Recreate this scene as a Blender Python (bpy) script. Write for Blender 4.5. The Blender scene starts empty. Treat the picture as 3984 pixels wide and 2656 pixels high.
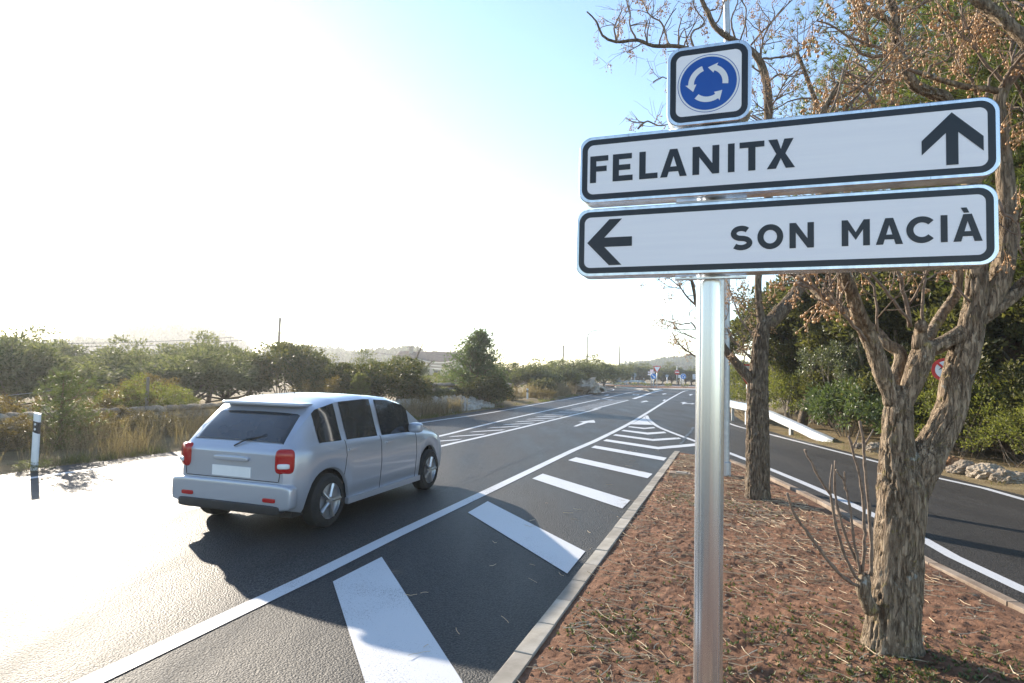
import bpy, math, random
import numpy as np
from mathutils import Vector, Matrix
from mathutils.geometry import tessellate_polygon

S = bpy.context.scene
COL = S.collection
rad = math.radians

# ------------------------------------------------------------------ camera, sky, sun, exposure
FPX, CAMH, HOR, TAU = 2400.0, 1.8, 1446.0, 0.0227      # focal length in photo pixels, eye height, horizon
ROLL = math.atan(TAU)
PITCH = math.atan((HOR - 1328) * math.cos(ROLL) / FPX)
cam_data = bpy.data.cameras.new("camera")
cam = bpy.data.objects.new("camera", cam_data)
COL.objects.link(cam)
cam_data.sensor_width = 36.0
cam_data.lens = FPX / 3984 * 36
cam_data.clip_start, cam_data.clip_end = 0.05, 4000
_f = Vector((0, math.cos(PITCH), math.sin(PITCH)))
_u = Vector((0, -math.sin(PITCH), math.cos(PITCH)))
_r = Vector((1, 0, 0)) * math.cos(ROLL) + _u * math.sin(ROLL)
_up = -Vector((1, 0, 0)) * math.sin(ROLL) + _u * math.cos(ROLL)
mw = Matrix.Identity(4)
for i in range(3):
    mw[i][0], mw[i][1], mw[i][2] = _r[i], _up[i], -_f[i]
mw[2][3] = CAMH
cam.matrix_world = mw
S.camera = cam

SUN_AZ, SUN_EL = rad(-38.0), rad(19.0)
world = bpy.data.worlds.new("World")
S.world = world
world.use_nodes = True
wn = world.node_tree
sky = wn.nodes.new("ShaderNodeTexSky")
sky.sky_type = 'NISHITA'
sky.sun_disc = False
sky.sun_elevation = SUN_EL
sky.sun_rotation = SUN_AZ
sky.air_density, sky.dust_density, sky.ozone_density = 1.0, .12, 1.6
bg = wn.nodes["Background"]
wn.links.new(sky.outputs[0], bg.inputs[0])
bg.inputs[1].default_value = 0.112

sun_data = bpy.data.lights.new("sun", 'SUN')
sun_data.energy = 4.3
sun_data.angle = rad(0.6)
sun_data.color = (1.0, 0.88, 0.72)
sun = bpy.data.objects.new("sun", sun_data)
COL.objects.link(sun)
sunvec = Vector((math.sin(SUN_AZ) * math.cos(SUN_EL), math.cos(SUN_AZ) * math.cos(SUN_EL), math.sin(SUN_EL)))
sun.rotation_euler = sunvec.to_track_quat('Z', 'Y').to_euler()
sun.location = (0, 0, 30)

S.view_settings.view_transform = 'Standard'
S.view_settings.look = 'None'
S.view_settings.exposure = 1.62
S.view_settings.gamma = 1
S.view_settings.use_curve_mapping = False
S.render.engine = 'CYCLES'
S.cycles.use_denoising = True
S.cycles.max_bounces = 6
S.cycles.diffuse_bounces = 3
S.cycles.glossy_bounces = 3
S.cycles.transmission_bounces = 4
S.cycles.volume_bounces = 0
S.cycles.transparent_max_bounces = 6
S.cycles.sample_clamp_indirect = 6

# ------------------------------------------------------------------ measuring: photo pixel -> place
def ray(x, y):
    u = (x - 1992) / FPX
    v = (1328 - y) / FPX
    a = u * math.cos(ROLL) - v * math.sin(ROLL)
    b = u * math.sin(ROLL) + v * math.cos(ROLL)
    return np.array([a, math.cos(PITCH) - b * math.sin(PITCH), math.sin(PITCH) + b * math.cos(PITCH)])
def G(p, z=0.0):
    d = ray(*p)
    t = (z - CAMH) / d[2]
    return np.array([d[0] * t, d[1] * t, z])
def A(x, y, Y):
    d = ray(x, y)
    d = d / d[1] * Y
    return np.array([d[0], d[1], d[2] + CAMH])
z1 = lambda x, y: (x * .5102, 1150 + y * .5102)
z2 = lambda x, y: (1200 + x * .5102, 1150 + y * .5102)
z3 = lambda x, y: (2200 + x * .2551, 1300 + y * .2551)
z4 = lambda x, y: (2100 + x * .2721, 1460 + y * .2721)
z5 = lambda x, y: (1700 + x * .2721, 1480 + y * .2721)
z6 = lambda x, y: (2600 + x * .5884, 1750 + y * .5884)
z7 = lambda x, y: (1200 + x * .6803, 1750 + y * .6803)
z8 = lambda x, y: (2400 + x * .1403, 1380 + y * .1403)
z9 = lambda x, y: (2600 + x * .5884, 1000 + y * .5884)
zq = lambda x, y: (3000 + x * .5421, 1050 + y * .5421)
zr = lambda x, y: (2650 + x * .5102, 1050 + y * .5102)
zs = lambda x, y: (2200 + x * .7585, y * .7585)
zt = lambda x, y: (2900 + x * .4609, y * .4609)

# ------------------------------------------------------------------ numpy noise
def _hash(ix, iy, iz, seed):
    n = (ix * 374761393 + iy * 668265263 + iz * 2147483647 + seed * 1274126177) & 0xFFFFFFFF
    n = ((n ^ (n >> 13)) * 1274126177) & 0xFFFFFFFF
    n = n ^ (n >> 16)
    return (n & 0xFFFFFF) / float(0xFFFFFF)
def vnoise(x, y, z=None, seed=0):
    x = np.asarray(x, float); y = np.asarray(y, float)
    z = np.zeros_like(x) if z is None else np.asarray(z, float)
    ix, iy, iz = np.floor(x).astype(np.int64), np.floor(y).astype(np.int64), np.floor(z).astype(np.int64)
    fx, fy, fz = x - ix, y - iy, z - iz
    fx, fy, fz = [f * f * (3 - 2 * f) for f in (fx, fy, fz)]
    r = 0
    for dx in (0, 1):
        for dy in (0, 1):
            for dz in (0, 1):
                w = (fx if dx else 1 - fx) * (fy if dy else 1 - fy) * (fz if dz else 1 - fz)
                r = r + w * _hash(ix + dx, iy + dy, iz + dz, seed)
    return r * 2 - 1
def fbm(x, y, z=None, seed=0, octs=4, gain=.5):
    x = np.asarray(x, float); y = np.asarray(y, float)
    a, s, t = 1.0, 0, 0
    for o in range(octs):
        f = 2.03 ** o
        s = s + a * vnoise(x * f, y * f, None if z is None else np.asarray(z) * f, seed + o * 17)
        t += a; a *= gain
    return s / t

# ------------------------------------------------------------------ mesh helpers
class MB:
    """collects vertices and faces, then becomes one mesh"""
    def __init__(self):
        self.v, self.f3, self.f4, self.n = [], [], [], 0
    def add(self, V, F):
        V = np.asarray(V, np.float32).reshape(-1, 3)
        F = np.asarray(F, np.int64)
        if len(F):
            (self.f3 if F.shape[1] == 3 else self.f4).append(F + self.n)
        self.v.append(V); self.n += len(V)
    def add2(self, V, F3, F4):
        V = np.asarray(V, np.float32).reshape(-1, 3)
        if len(F3): self.f3.append(np.asarray(F3, np.int64) + self.n)
        if len(F4): self.f4.append(np.asarray(F4, np.int64) + self.n)
        self.v.append(V); self.n += len(V)
    def mesh(self, name, material, smooth=False, sharp=None):
        me = bpy.data.meshes.new(name)
        V = np.concatenate(self.v) if self.v else np.zeros((0, 3), np.float32)
        f3 = np.concatenate(self.f3) if self.f3 else np.zeros((0, 3), np.int64)
        f4 = np.concatenate(self.f4) if self.f4 else np.zeros((0, 4), np.int64)
        me.vertices.add(len(V)); me.vertices.foreach_set("co", V.ravel())
        nl = len(f3) * 3 + len(f4) * 4
        me.loops.add(nl)
        me.loops.foreach_set("vertex_index", np.concatenate([f3.ravel(), f4.ravel()]).astype(np.int32))
        me.polygons.add(len(f3) + len(f4))
        st = np.concatenate([np.arange(len(f3)) * 3, len(f3) * 3 + np.arange(len(f4)) * 4]).astype(np.int32)
        me.polygons.foreach_set("loop_start", st)
        me.update(calc_edges=True)
        me.polygons.foreach_set("use_smooth", np.full(len(me.polygons), bool(smooth)))
        if smooth:
            if sharp: me.set_sharp_from_angle(angle=rad(sharp))
        me.materials.append(material)
        me.validate()
        return me
    def obj(self, name, material, parent=None, smooth=False, sharp=None, world=True):
        return link(name, self.mesh(name, material, smooth, sharp), parent)

def link(name, me, parent=None):
    o = bpy.data.objects.new(name, me)
    COL.objects.link(o)
    if parent is not None:
        o.parent = parent
    return o
def tag(o, label=None, cat=None, group=None, kind=None):
    if label: o["label"] = label
    if cat: o["category"] = cat
    if group: o["group"] = group
    if kind: o["kind"] = kind
    return o
def thing(name, label, cat, loc=(0, 0, 0), rz=0.0, group=None):
    o = bpy.data.objects.new(name, None)
    COL.objects.link(o)
    o.empty_display_size = 0.2
    o.location = tuple(loc); o.rotation_euler = (0, 0, rz)
    return tag(o, label, cat, group)
def part(name, mb, m, root, smooth=False, sharp=None):
    """mesh given in world coordinates, stored relative to its (unrotated) parent"""
    l = root
    off = np.zeros(3)
    while l is not None:
        off += np.array(l.location); l = l.parent
    if mb.v:
        mb.v = [v - off.astype(np.float32) for v in mb.v]
    return mb.obj(name, m, root, smooth, sharp)

def box(mb, c, s, rz=0.0, tilt=None):
    x, y, z = s[0] / 2, s[1] / 2, s[2] / 2
    V = np.array([[-x, -y, -z], [x, -y, -z], [x, y, -z], [-x, y, -z], [-x, -y, z], [x, -y, z], [x, y, z], [-x, y, z]])
    if rz:
        cc, ss = math.cos(rz), math.sin(rz)
        V = V @ np.array([[cc, ss, 0], [-ss, cc, 0], [0, 0, 1]])
    mb.add(V + np.asarray(c), [[0, 3, 2, 1], [4, 5, 6, 7], [0, 1, 5, 4], [1, 2, 6, 5], [2, 3, 7, 6], [3, 0, 4, 7]])
def rbox(mb, c, s, rz=0.0, e=.4):
    V, F = ICO3
    V = np.sign(V) * np.abs(V) ** e * np.asarray(s) / 2
    cc, ss = math.cos(rz), math.sin(rz)
    mb.add(V @ np.array([[cc, ss, 0], [-ss, cc, 0], [0, 0, 1]]) + np.asarray(c), F)
def resample(P, R, step):
    """Catmull-Rom through the points"""
    P = np.asarray(P, float); R = np.asarray(R, float)
    if len(P) < 3:
        n = max(2, int(np.linalg.norm(P[1] - P[0]) / step) + 1)
        t = np.linspace(0, 1, n)[:, None]
        return P[0] + (P[1] - P[0]) * t, R[0] + (R[1] - R[0]) * t[:, 0]
    Q = np.vstack([2 * P[0] - P[1], P, 2 * P[-1] - P[-2]])
    out, ro = [], []
    for i in range(len(P) - 1):
        a, b, c, d = Q[i:i + 4]
        n = max(1, int(np.linalg.norm(c - b) / step))
        for k in range(n):
            t = k / n
            out.append(.5 * ((2 * b) + (c - a) * t + (2 * a - 5 * b + 4 * c - d) * t * t + (3 * b - a - 3 * c + d) * t ** 3))
            ro.append(R[i] + (R[i + 1] - R[i]) * t)
    out.append(P[-1]); ro.append(R[-1])
    return np.array(out), np.array(ro)
def tube(mb, P, R, sides=6, caps=True, ridge=0.0, seed=0, rscale=.03):
    P = np.asarray(P, float)
    n = len(P)
    R = np.full(n, R, float) if np.isscalar(R) else np.asarray(R, float)
    T = np.gradient(P, axis=0)
    T /= np.linalg.norm(T, axis=1)[:, None] + 1e-9
    ref = np.array([0, 0, 1.0]) if abs(T[0][2]) < .9 else np.array([1.0, 0, 0])
    N = np.zeros_like(P)
    u = np.cross(T[0], ref); u /= np.linalg.norm(u)
    for i in range(n):
        u = u - T[i] * (u @ T[i])
        u /= np.linalg.norm(u) + 1e-9
        N[i] = u
    B = np.cross(T, N)
    th = np.arange(sides) / sides * 2 * math.pi
    RR = np.repeat(R[:, None], sides, 1)
    if ridge:
        s = np.concatenate([[0], np.cumsum(np.linalg.norm(np.diff(P, axis=0), axis=1))])
        a = np.cos(th)[None] * RR / rscale; b = np.sin(th)[None] * RR / rscale
        ss = np.repeat(s[:, None], sides, 1)
        h = fbm(a, b, ss / (rscale * 9), seed, 3)
        h = np.minimum(np.abs(h) * 6.5, 1.0) * 1.5 - .9
        h2 = fbm(a * .35, b * .35, ss / .18, seed + 5, 2)
        RR = RR + ridge * h + h2 * RR * .10
    V = P[:, None] + (N[:, None] * np.cos(th)[None, :, None] + B[:, None] * np.sin(th)[None, :, None]) * RR[..., None]
    i = np.arange(n - 1)[:, None] * sides
    j = np.arange(sides)[None]
    jn = (j + 1) % sides
    F = np.stack([i + j, i + jn, i + sides + jn, i + sides + j], -1).reshape(-1, 4)
    V = V.reshape(-1, 3)
    F3 = []
    if caps:
        V = np.vstack([V, P[0], P[-1]])
        c0, c1 = n * sides, n * sides + 1
        F3 = [[c0, (k + 1) % sides, k] for k in range(sides)] + [[c1, (n - 1) * sides + k, (n - 1) * sides + (k + 1) % sides] for k in range(sides)]
    mb.add2(V, F3, F)
def lathe(mb, c, prof, sides=16):
    """prof: (radius, z) pairs"""
    th = np.arange(sides) / sides * 2 * math.pi
    V = np.array([[r * math.cos(t), r * math.sin(t), z] for r, z in prof for t in th]) + np.asarray(c)
    F = [[i * sides + k, i * sides + (k + 1) % sides, (i + 1) * sides + (k + 1) % sides, (i + 1) * sides + k] for i in range(len(prof) - 1) for k in range(sides)]
    mb.add(V, F)
def sheet(mb, pts, z):
    P = [Vector((p[0], p[1], 0)) for p in pts]
    tris = tessellate_polygon([P])
    a = sum(P[i - 1].x * P[i].y - P[i].x * P[i - 1].y for i in range(len(P)))
    V = [(p.x, p.y, z) for p in P]
    F = []
    for t in tris:
        p, q, r = [P[k] for k in t]
        if (q.x - p.x) * (r.y - p.y) - (q.y - p.y) * (r.x - p.x) < 0: t = (t[0], t[2], t[1])
        F.append(list(t))
    mb.add(V, F)
def strip(mb, pts, w, z, step=1.0):
    """a painted line of width w along pts (x, y)"""
    P = np.array([[p[0], p[1], 0] for p in pts], float)
    P, _ = resample(P, np.zeros(len(P)), step)
    T = np.gradient(P, axis=0); T /= np.linalg.norm(T, axis=1)[:, None]
    N = np.stack([-T[:, 1], T[:, 0], 0 * T[:, 0]], 1)
    V = np.vstack([P + N * w / 2, P - N * w / 2]); V[:, 2] = z
    n = len(P)
    mb.add(V, [[i, n + i, n + i + 1, i + 1] for i in range(n - 1)])
def ico(sub=1):
    t = (1 + 5 ** .5) / 2
    V = [(-1, t, 0), (1, t, 0), (-1, -t, 0), (1, -t, 0), (0, -1, t), (0, 1, t), (0, -1, -t), (0, 1, -t), (t, 0, -1), (t, 0, 1), (-t, 0, -1), (-t, 0, 1)]
    F = [(0, 11, 5), (0, 5, 1), (0, 1, 7), (0, 7, 10), (0, 10, 11), (1, 5, 9), (5, 11, 4), (11, 10, 2), (10, 7, 6), (7, 1, 8), (3, 9, 4), (3, 4, 2), (3, 2, 6), (3, 6, 8), (3, 8, 9), (4, 9, 5), (2, 4, 11), (6, 2, 10), (8, 6, 7), (9, 8, 1)]
    V = [np.array(v) / np.linalg.norm(v) for v in V]
    for _ in range(sub):
        c, nf = {}, []
        def mid(a, b):
            k = (min(a, b), max(a, b))
            if k not in c:
                m = V[a] + V[b]; V.append(m / np.linalg.norm(m)); c[k] = len(V) - 1
            return c[k]
        for a, b, d in F:
            x, y, w = mid(a, b), mid(b, d), mid(d, a)
            nf += [(a, x, w), (b, y, x), (d, w, y), (x, y, w)]
        F = nf
    return np.array(V), np.array(F)
ICO0, ICO1, ICO2, ICO3 = ico(0), ico(1), ico(2), ico(3)

# ------------------------------------------------------------------ materials
def nodes_of(name):
    m = bpy.data.materials.new(name)
    m.use_nodes = True
    t = m.node_tree
    return m, t, t.nodes["Principled BSDF"], t.nodes["Material Output"]
def ramp(t, a, b, p0=.35, p1=.65):
    r = t.nodes.new("ShaderNodeValToRGB")
    r.color_ramp.elements[0].position, r.color_ramp.elements[1].position = p0, p1
    r.color_ramp.elements[0].color = (*a, 1); r.color_ramp.elements[1].color = (*b, 1)
    return r
def noise(t, scale, detail=4, vec=None, rough=.6):
    n = t.nodes.new("ShaderNodeTexNoise")
    n.inputs["Scale"].default_value = scale; n.inputs["Detail"].default_value = detail
    n.inputs["Roughness"].default_value = rough
    if vec is not None: t.links.new(vec, n.inputs["Vector"])
    return n
def mixc(t, fac, a, b, mode='MIX'):
    m = t.nodes.new("ShaderNodeMix"); m.data_type = 'RGBA'; m.blend_type = mode
    for k, v in ((0, fac), (6, a), (7, b)):
        if isinstance(v, (int, float)): m.inputs[k].default_value = v
        elif isinstance(v, tuple): m.inputs[k].default_value = (*v, 1)
        else: t.links.new(v, m.inputs[k])
    return m.outputs[2]
def M(name, c1, c2=None, scale=6, detail=5, rough=.8, metal=0, bump=0, bscale=None, spec=.4, bdist=.01, stretch=None, p=(.35, .65)):
    m, t, b, o = nodes_of(name)
    tc = t.nodes.new("ShaderNodeTexCoord")
    vec = tc.outputs["Object"]
    if stretch:
        mp = t.nodes.new("ShaderNodeMapping"); mp.inputs["Scale"].default_value = stretch
        t.links.new(vec, mp.inputs[0]); vec = mp.outputs[0]
    b.inputs["Roughness"].default_value = rough
    b.inputs["Metallic"].default_value = metal
    b.inputs["Specular IOR Level"].default_value = spec
    if c2 is None: c2 = tuple(x * .8 for x in c1)
    n = noise(t, scale, detail, vec)
    r = ramp(t, c1, c2, *p)
    t.links.new(n.outputs[0], r.inputs[0]); t.links.new(r.outputs[0], b.inputs["Base Color"])
    if bump:
        bn = noise(t, bscale or scale * 3, 6, vec)
        bp = t.nodes.new("ShaderNodeBump"); bp.inputs["Strength"].default_value = bump; bp.inputs["Distance"].default_value = bdist
        t.links.new(bn.outputs[0], bp.inputs["Height"]); t.links.new(bp.outputs[0], b.inputs["Normal"])
    return m
def leafmat(name, c1, c2, transl=.35, rough=.42, spec=.4):
    m, t, b, o = nodes_of(name)
    g = t.nodes.new("ShaderNodeNewGeometry")
    r = ramp(t, c1, c2, 0, 1)
    t.links.new(g.outputs["Random Per Island"], r.inputs[0])
    t.links.new(r.outputs[0], b.inputs["Base Color"])
    b.inputs["Roughness"].default_value = rough; b.inputs["Specular IOR Level"].default_value = spec
    tr = t.nodes.new("ShaderNodeBsdfTranslucent")
    t.links.new(mixc(t, 1.0, r.outputs[0], (1.5, 1.6, .8), 'MULTIPLY'), tr.inputs[0])
    mx = t.nodes.new("ShaderNodeMixShader"); mx.inputs[0].default_value = transl
    t.links.new(b.outputs[0], mx.inputs[1]); t.links.new(tr.outputs[0], mx.inputs[2])
    t.links.new(mx.outputs[0], o.inputs[0])
    return m
def asphalt(name, lo, hi, tint, rough=.5, bump=.55, patch=.35, spec=.5):
    m, t, b, o = nodes_of(name)
    tc = t.nodes.new("ShaderNodeTexCoord"); v = tc.outputs["Object"]
    fine = noise(t, 70, 4, v, .75)
    r = ramp(t, tuple(lo * x for x in tint), tuple(hi * x for x in tint), .38, .68)
    t.links.new(fine.outputs[0], r.inputs[0])
    vo = t.nodes.new("ShaderNodeTexVoronoi"); vo.inputs["Scale"].default_value = 72
    t.links.new(v, vo.inputs["Vector"])
    r2 = ramp(t, (1.25, 1.25, 1.25), (.30, .30, .30), .25, .75)
    t.links.new(vo.outputs["Distance"], r2.inputs[0])
    c = mixc(t, .9, r.outputs[0], r2.outputs[0], 'MULTIPLY')
    mp = t.nodes.new("ShaderNodeMapping"); mp.inputs["Scale"].default_value = (.9, .16, 1); mp.inputs["Rotation"].default_value = (0, 0, rad(19.5))
    t.links.new(v, mp.inputs[0])
    big = noise(t, 1.3, 5, mp.outputs[0])
    rb = ramp(t, (1 - patch,) * 3, (1 + patch,) * 3, .3, .7)
    t.links.new(big.outputs[0], rb.inputs[0])
    c = mixc(t, 1.0, c, rb.outputs[0], 'MULTIPLY')
    t.links.new(c, b.inputs["Base Color"])
    b.inputs["Roughness"].default_value = rough
    rr = ramp(t, (rough - .1,) * 3, (rough + .12,) * 3, .3, .7)
    t.links.new(big.outputs[0], rr.inputs[0]); t.links.new(rr.outputs[0], b.inputs["Roughness"])
    b.inputs["Specular IOR Level"].default_value = spec
    bp = t.nodes.new("ShaderNodeBump"); bp.inputs["Strength"].default_value = bump; bp.inputs["Distance"].default_value = .010
    h = t.nodes.new("ShaderNodeMath"); h.operation = 'SUBTRACT'
    t.links.new(fine.outputs[0], h.inputs[0]); t.links.new(vo.outputs["Distance"], h.inputs[1])
    t.links.new(h.outputs[0], bp.inputs["Height"]); t.links.new(bp.outputs[0], b.inputs["Normal"])
    return m
def roadpaint(name):
    m, t, b, o = nodes_of(name)
    tc = t.nodes.new("ShaderNodeTexCoord"); v = tc.outputs["Object"]
    n = noise(t, 110, 3, v, .7); big = noise(t, .9, 3, v)
    ad = t.nodes.new("ShaderNodeMath"); ad.operation = 'MULTIPLY_ADD'; ad.inputs[1].default_value = .5
    t.links.new(big.outputs[0], ad.inputs[0]); t.links.new(n.outputs[0], ad.inputs[2])
    r = ramp(t, (.10, .10, .11), (.50, .51, .53), .54, .65)
    t.links.new(ad.outputs[0], r.inputs[0]); t.links.new(r.outputs[0], b.inputs["Base Color"])
    b.inputs["Roughness"].default_value = .55
    bp = t.nodes.new("ShaderNodeBump"); bp.inputs["Strength"].default_value = .35; bp.inputs["Distance"].default_value = .004
    t.links.new(n.outputs[0], bp.inputs["Height"]); t.links.new(bp.outputs[0], b.inputs["Normal"])
    return m
def barkmat(name, c1, c2, lichen=.5):
    m, t, b, o = nodes_of(name)
    tc = t.nodes.new("ShaderNodeTexCoord"); v = tc.outputs["Object"]
    mp = t.nodes.new("ShaderNodeMapping"); mp.inputs["Scale"].default_value = (1, 1, .16); t.links.new(v, mp.inputs[0])
    n = noise(t, 55, 6, mp.outputs[0], .65)
    r = ramp(t, c1, c2, .36, .66); t.links.new(n.outputs[0], r.inputs[0])
    col = r.outputs[0]
    if lichen:
        ny = noise(t, 14, 5, v, .7); ry = ramp(t, (0, 0, 0), (1, 1, 1), .58, .66); t.links.new(ny.outputs[0], ry.inputs[0])
        y = t.nodes.new("ShaderNodeMath"); y.operation = 'MULTIPLY'; y.inputs[1].default_value = lichen
        t.links.new(ry.outputs[0], y.inputs[0])
        col = mixc(t, y.outputs[0], col, (.26, .22, .05))
        nw = noise(t, 9.5, 3, v, .5); rw = ramp(t, (0, 0, 0), (1, 1, 1), .67, .70); t.links.new(nw.outputs[0], rw.inputs[0])
        w = t.nodes.new("ShaderNodeMath"); w.operation = 'MULTIPLY'; w.inputs[1].default_value = lichen * 1.2
        t.links.new(rw.outputs[0], w.inputs[0])
        col = mixc(t, w.outputs[0], col, (.42, .43, .40))
    n2 = noise(t, 34, 5, mp.outputs[0], .55)
    m1_ = t.nodes.new("ShaderNodeMath"); m1_.operation = 'SUBTRACT'; m1_.inputs[1].default_value = .5; t.links.new(n2.outputs[0], m1_.inputs[0])
    m2_ = t.nodes.new("ShaderNodeMath"); m2_.operation = 'ABSOLUTE'; t.links.new(m1_.outputs[0], m2_.inputs[0])
    m3_ = t.nodes.new("ShaderNodeMath"); m3_.operation = 'MULTIPLY'; m3_.inputs[1].default_value = 14; m3_.use_clamp = True; t.links.new(m2_.outputs[0], m3_.inputs[0])
    m4_ = t.nodes.new("ShaderNodeMath"); m4_.operation = 'ADD'; t.links.new(m3_.outputs[0], m4_.inputs[0]); t.links.new(n.outputs[0], m4_.inputs[1])
    t.links.new(col, b.inputs["Base Color"])
    b.inputs["Roughness"].default_value = .9; b.inputs["Specular IOR Level"].default_value = .15
    bp = t.nodes.new("ShaderNodeBump"); bp.inputs["Strength"].default_value = 1.0; bp.inputs["Distance"].default_value = .016
    t.links.new(m4_.outputs[0], bp.inputs["Height"]); t.links.new(bp.outputs[0], b.inputs["Normal"])
    return m

MAT = dict(
    asphalt=asphalt("asphalt_new", .014, .062, (1, 1, 1.02), rough=.62, bump=.7, spec=.28),
    asphalt_worn=asphalt("asphalt_worn", .03, .095, (1.03, 1, .98), rough=.50, bump=.6, patch=.45, spec=.10),
    asphalt_old=asphalt("asphalt_old", .018, .066, (1.08, .98, .9), rough=.68, bump=.6, patch=.2, spec=.3),
    paint=roadpaint("road_paint"),
    kerb=M("concrete_kerb", (.27, .245, .205), (.37, .34, .295), 9, rough=.85, bump=.12, bscale=120, bdist=.002),
    kerb_old=M("soil_stained_kerb", (.17, .12, .085), (.30, .24, .19), 5, rough=.9, bump=.3, bscale=80, bdist=.004),
    concrete=M("concrete", (.42, .39, .34), (.52, .49, .44), 5, rough=.85, bump=.2, bscale=60),
    soil=M("red_soil", (.130, .066, .040), (.240, .135, .086), 9, 8, rough=.95, bump=.9, bscale=95, bdist=.012, spec=.1),
    earth=M("dry_earth", (.23, .18, .11), (.33, .27, .18), .8, 8, rough=1, bump=.8, bscale=25, bdist=.05, spec=.1),
    verge=M("verge_earth", (.15, .11, .06), (.23, .18, .10), 2, 8, rough=1, bump=.8, bscale=30, bdist=.04, spec=.1),
    alu=M("aluminium", (.56, .58, .61), (.74, .76, .79), 4, 2, rough=.27, metal=.92, stretch=(5, 5, .06)),
    steel=M("weathered_steel", (.16, .16, .16), (.22, .22, .215), 6, rough=.7, metal=.2),
    galv=M("galvanised_steel", (.42, .44, .46), (.52, .54, .56), 12, rough=.5, metal=.6),
    rail=M("rail_steel", (.55, .57, .58), (.66, .67, .68), 8, rough=.38, metal=.75),
    sheetw=M("retroreflective_white", (.87, .85, .88), (.90, .88, .90), 6, 2, rough=.4, bump=.05, bscale=250, bdist=.001, stretch=(.25, .25, 6)),
    black=M("sign_black", (.013, .016, .022), (.02, .022, .03), 4, rough=.35),
    blue=M("sign_blue", (.006, .075, .36), (.008, .09, .40), 4, rough=.35),
    farblue=M("small_sign_blue", (.01, .17, .50), (.012, .19, .55), 4, rough=.4),
    red=M("sign_red", (.50, .02, .02), (.56, .03, .03), 4, rough=.4),
    white=M("white_plastic", (.74, .75, .76), (.80, .80, .81), 5, rough=.45),
    greyback=M("grey_sign_back", (.20, .24, .28), (.25, .29, .33), 4, rough=.5, metal=.2),
    fruit=M("fruit_skin", (.34, .175, .075), (.50, .30, .135), 60, 2, rough=.45),
    stalk=M("fruit_stalk", (.28, .16, .08), (.36, .22, .12), 30, rough=.7),
    bark=barkmat("melia_bark", (.14, .102, .072), (.40, .315, .225), .5),
    bark_dark=barkmat("melia_bark_dark", (.085, .062, .045), (.30, .235, .17), .25),
    twig=M("twig_bark", (.12, .085, .065), (.23, .175, .13), 40, rough=.85),
    pinebark=barkmat("pine_bark", (.12, .075, .05), (.27, .18, .13), 0),
    wood=M("grey_wood", (.16, .13, .10), (.24, .20, .16), 20, rough=.9, stretch=(4, 4, .3)),
    stone=M("limestone", (.25, .20, .15), (.42, .36, .29), 7, 8, rough=.95, bump=.9, bscale=22, bdist=.03, spec=.2),
    stone_red=M("iron_stained_stone", (.30, .15, .07), (.40, .23, .13), 7, 8, rough=.95, bump=.9, bscale=22, bdist=.03, spec=.2),
    rubble=M("white_rubble", (.36, .33, .29), (.55, .52, .47), 9, 6, rough=.95, bump=.6, bscale=30, bdist=.02),
    wall=M("rendered_wall", (.42, .34, .26), (.52, .44, .35), 2, rough=.9),
    roof=M("clay_tiles", (.16, .11, .085), (.25, .18, .13), 3, rough=.9),
    shutter=M("brown_shutter", (.22, .09, .06), (.26, .11, .07), 6, rough=.6),
    glass=M("window_glass", (.02, .03, .04), (.03, .04, .05), 2, rough=.08),
    straw=leafmat("dry_grass_blade", (.13, .09, .058), (.33, .25, .165), .3, .6, .2),
    grassg=leafmat("green_grass_blade", (.07, .085, .025), (.16, .15, .05), .4, .5, .3),
    litter=leafmat("dry_stalk", (.42, .28, .17), (.72, .60, .44), .1, .7, .2),
    deadleaf=leafmat("dead_leaf", (.11, .055, .03), (.30, .18, .10), .15, .7, .2),
    weed=leafmat("weed_leaf", (.05, .065, .025), (.12, .13, .05), .3, .5, .3),
    olive=leafmat("olive_leaf", (.075, .085, .04), (.17, .17, .10), .34, .55, .2),
    lentisk=leafmat("lentisk_leaf", (.035, .05, .015), (.12, .105, .035), .3, .5, .25),
    brownleaf=leafmat("russet_leaf", (.09, .06, .02), (.17, .12, .04), .35),
    laurel=leafmat("laurel_leaf", (.055, .08, .032), (.125, .155, .065), .25, .45, .35),
    holm=leafmat("holm_oak_leaf", (.05, .054, .022), (.14, .132, .058), .34, .55, .2),
    glint=leafmat("small_glossy_leaf", (.06, .07, .035), (.17, .18, .12), .25, .38, .5),
    freshleaf=leafmat("bright_shrub_leaf", (.08, .095, .024), (.185, .18, .058), .42, .55, .2),
    needle=leafmat("pine_needle", (.06, .085, .022), (.15, .16, .05), .35, .45),
    needledry=leafmat("dry_pine_needle", (.07, .07, .024), (.19, .15, .06), .35, .5),
    needlefar=leafmat("aleppo_needle", (.055, .085, .03), (.14, .17, .07), .38, .45),
    hillgreen=leafmat("hill_wood_leaf", (.04, .055, .025), (.085, .095, .045), .2, .7, .1),
    tyre=M("tyre_rubber", (.015, .015, .016), (.022, .022, .023), 20, rough=.8),
    rim=M("alloy", (.45, .46, .48), (.5, .51, .53), 5, rough=.3, metal=.9),
    dark=M("dark_plastic", (.015, .015, .017), (.022, .022, .025), 10, rough=.55),
    redlens=M("red_lens", (.35, .012, .012), (.42, .02, .02), 8, rough=.12),
    lens=M("clear_lens", (.6, .62, .65), (.7, .72, .74), 8, rough=.08),
    cable=M("cable_sheath", (.03, .03, .03), (.05, .05, .05), 9, rough=.6),
    cablew=M("pale_cable_sheath", (.60, .57, .50), (.68, .65, .58), 9, rough=.5),
)
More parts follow.
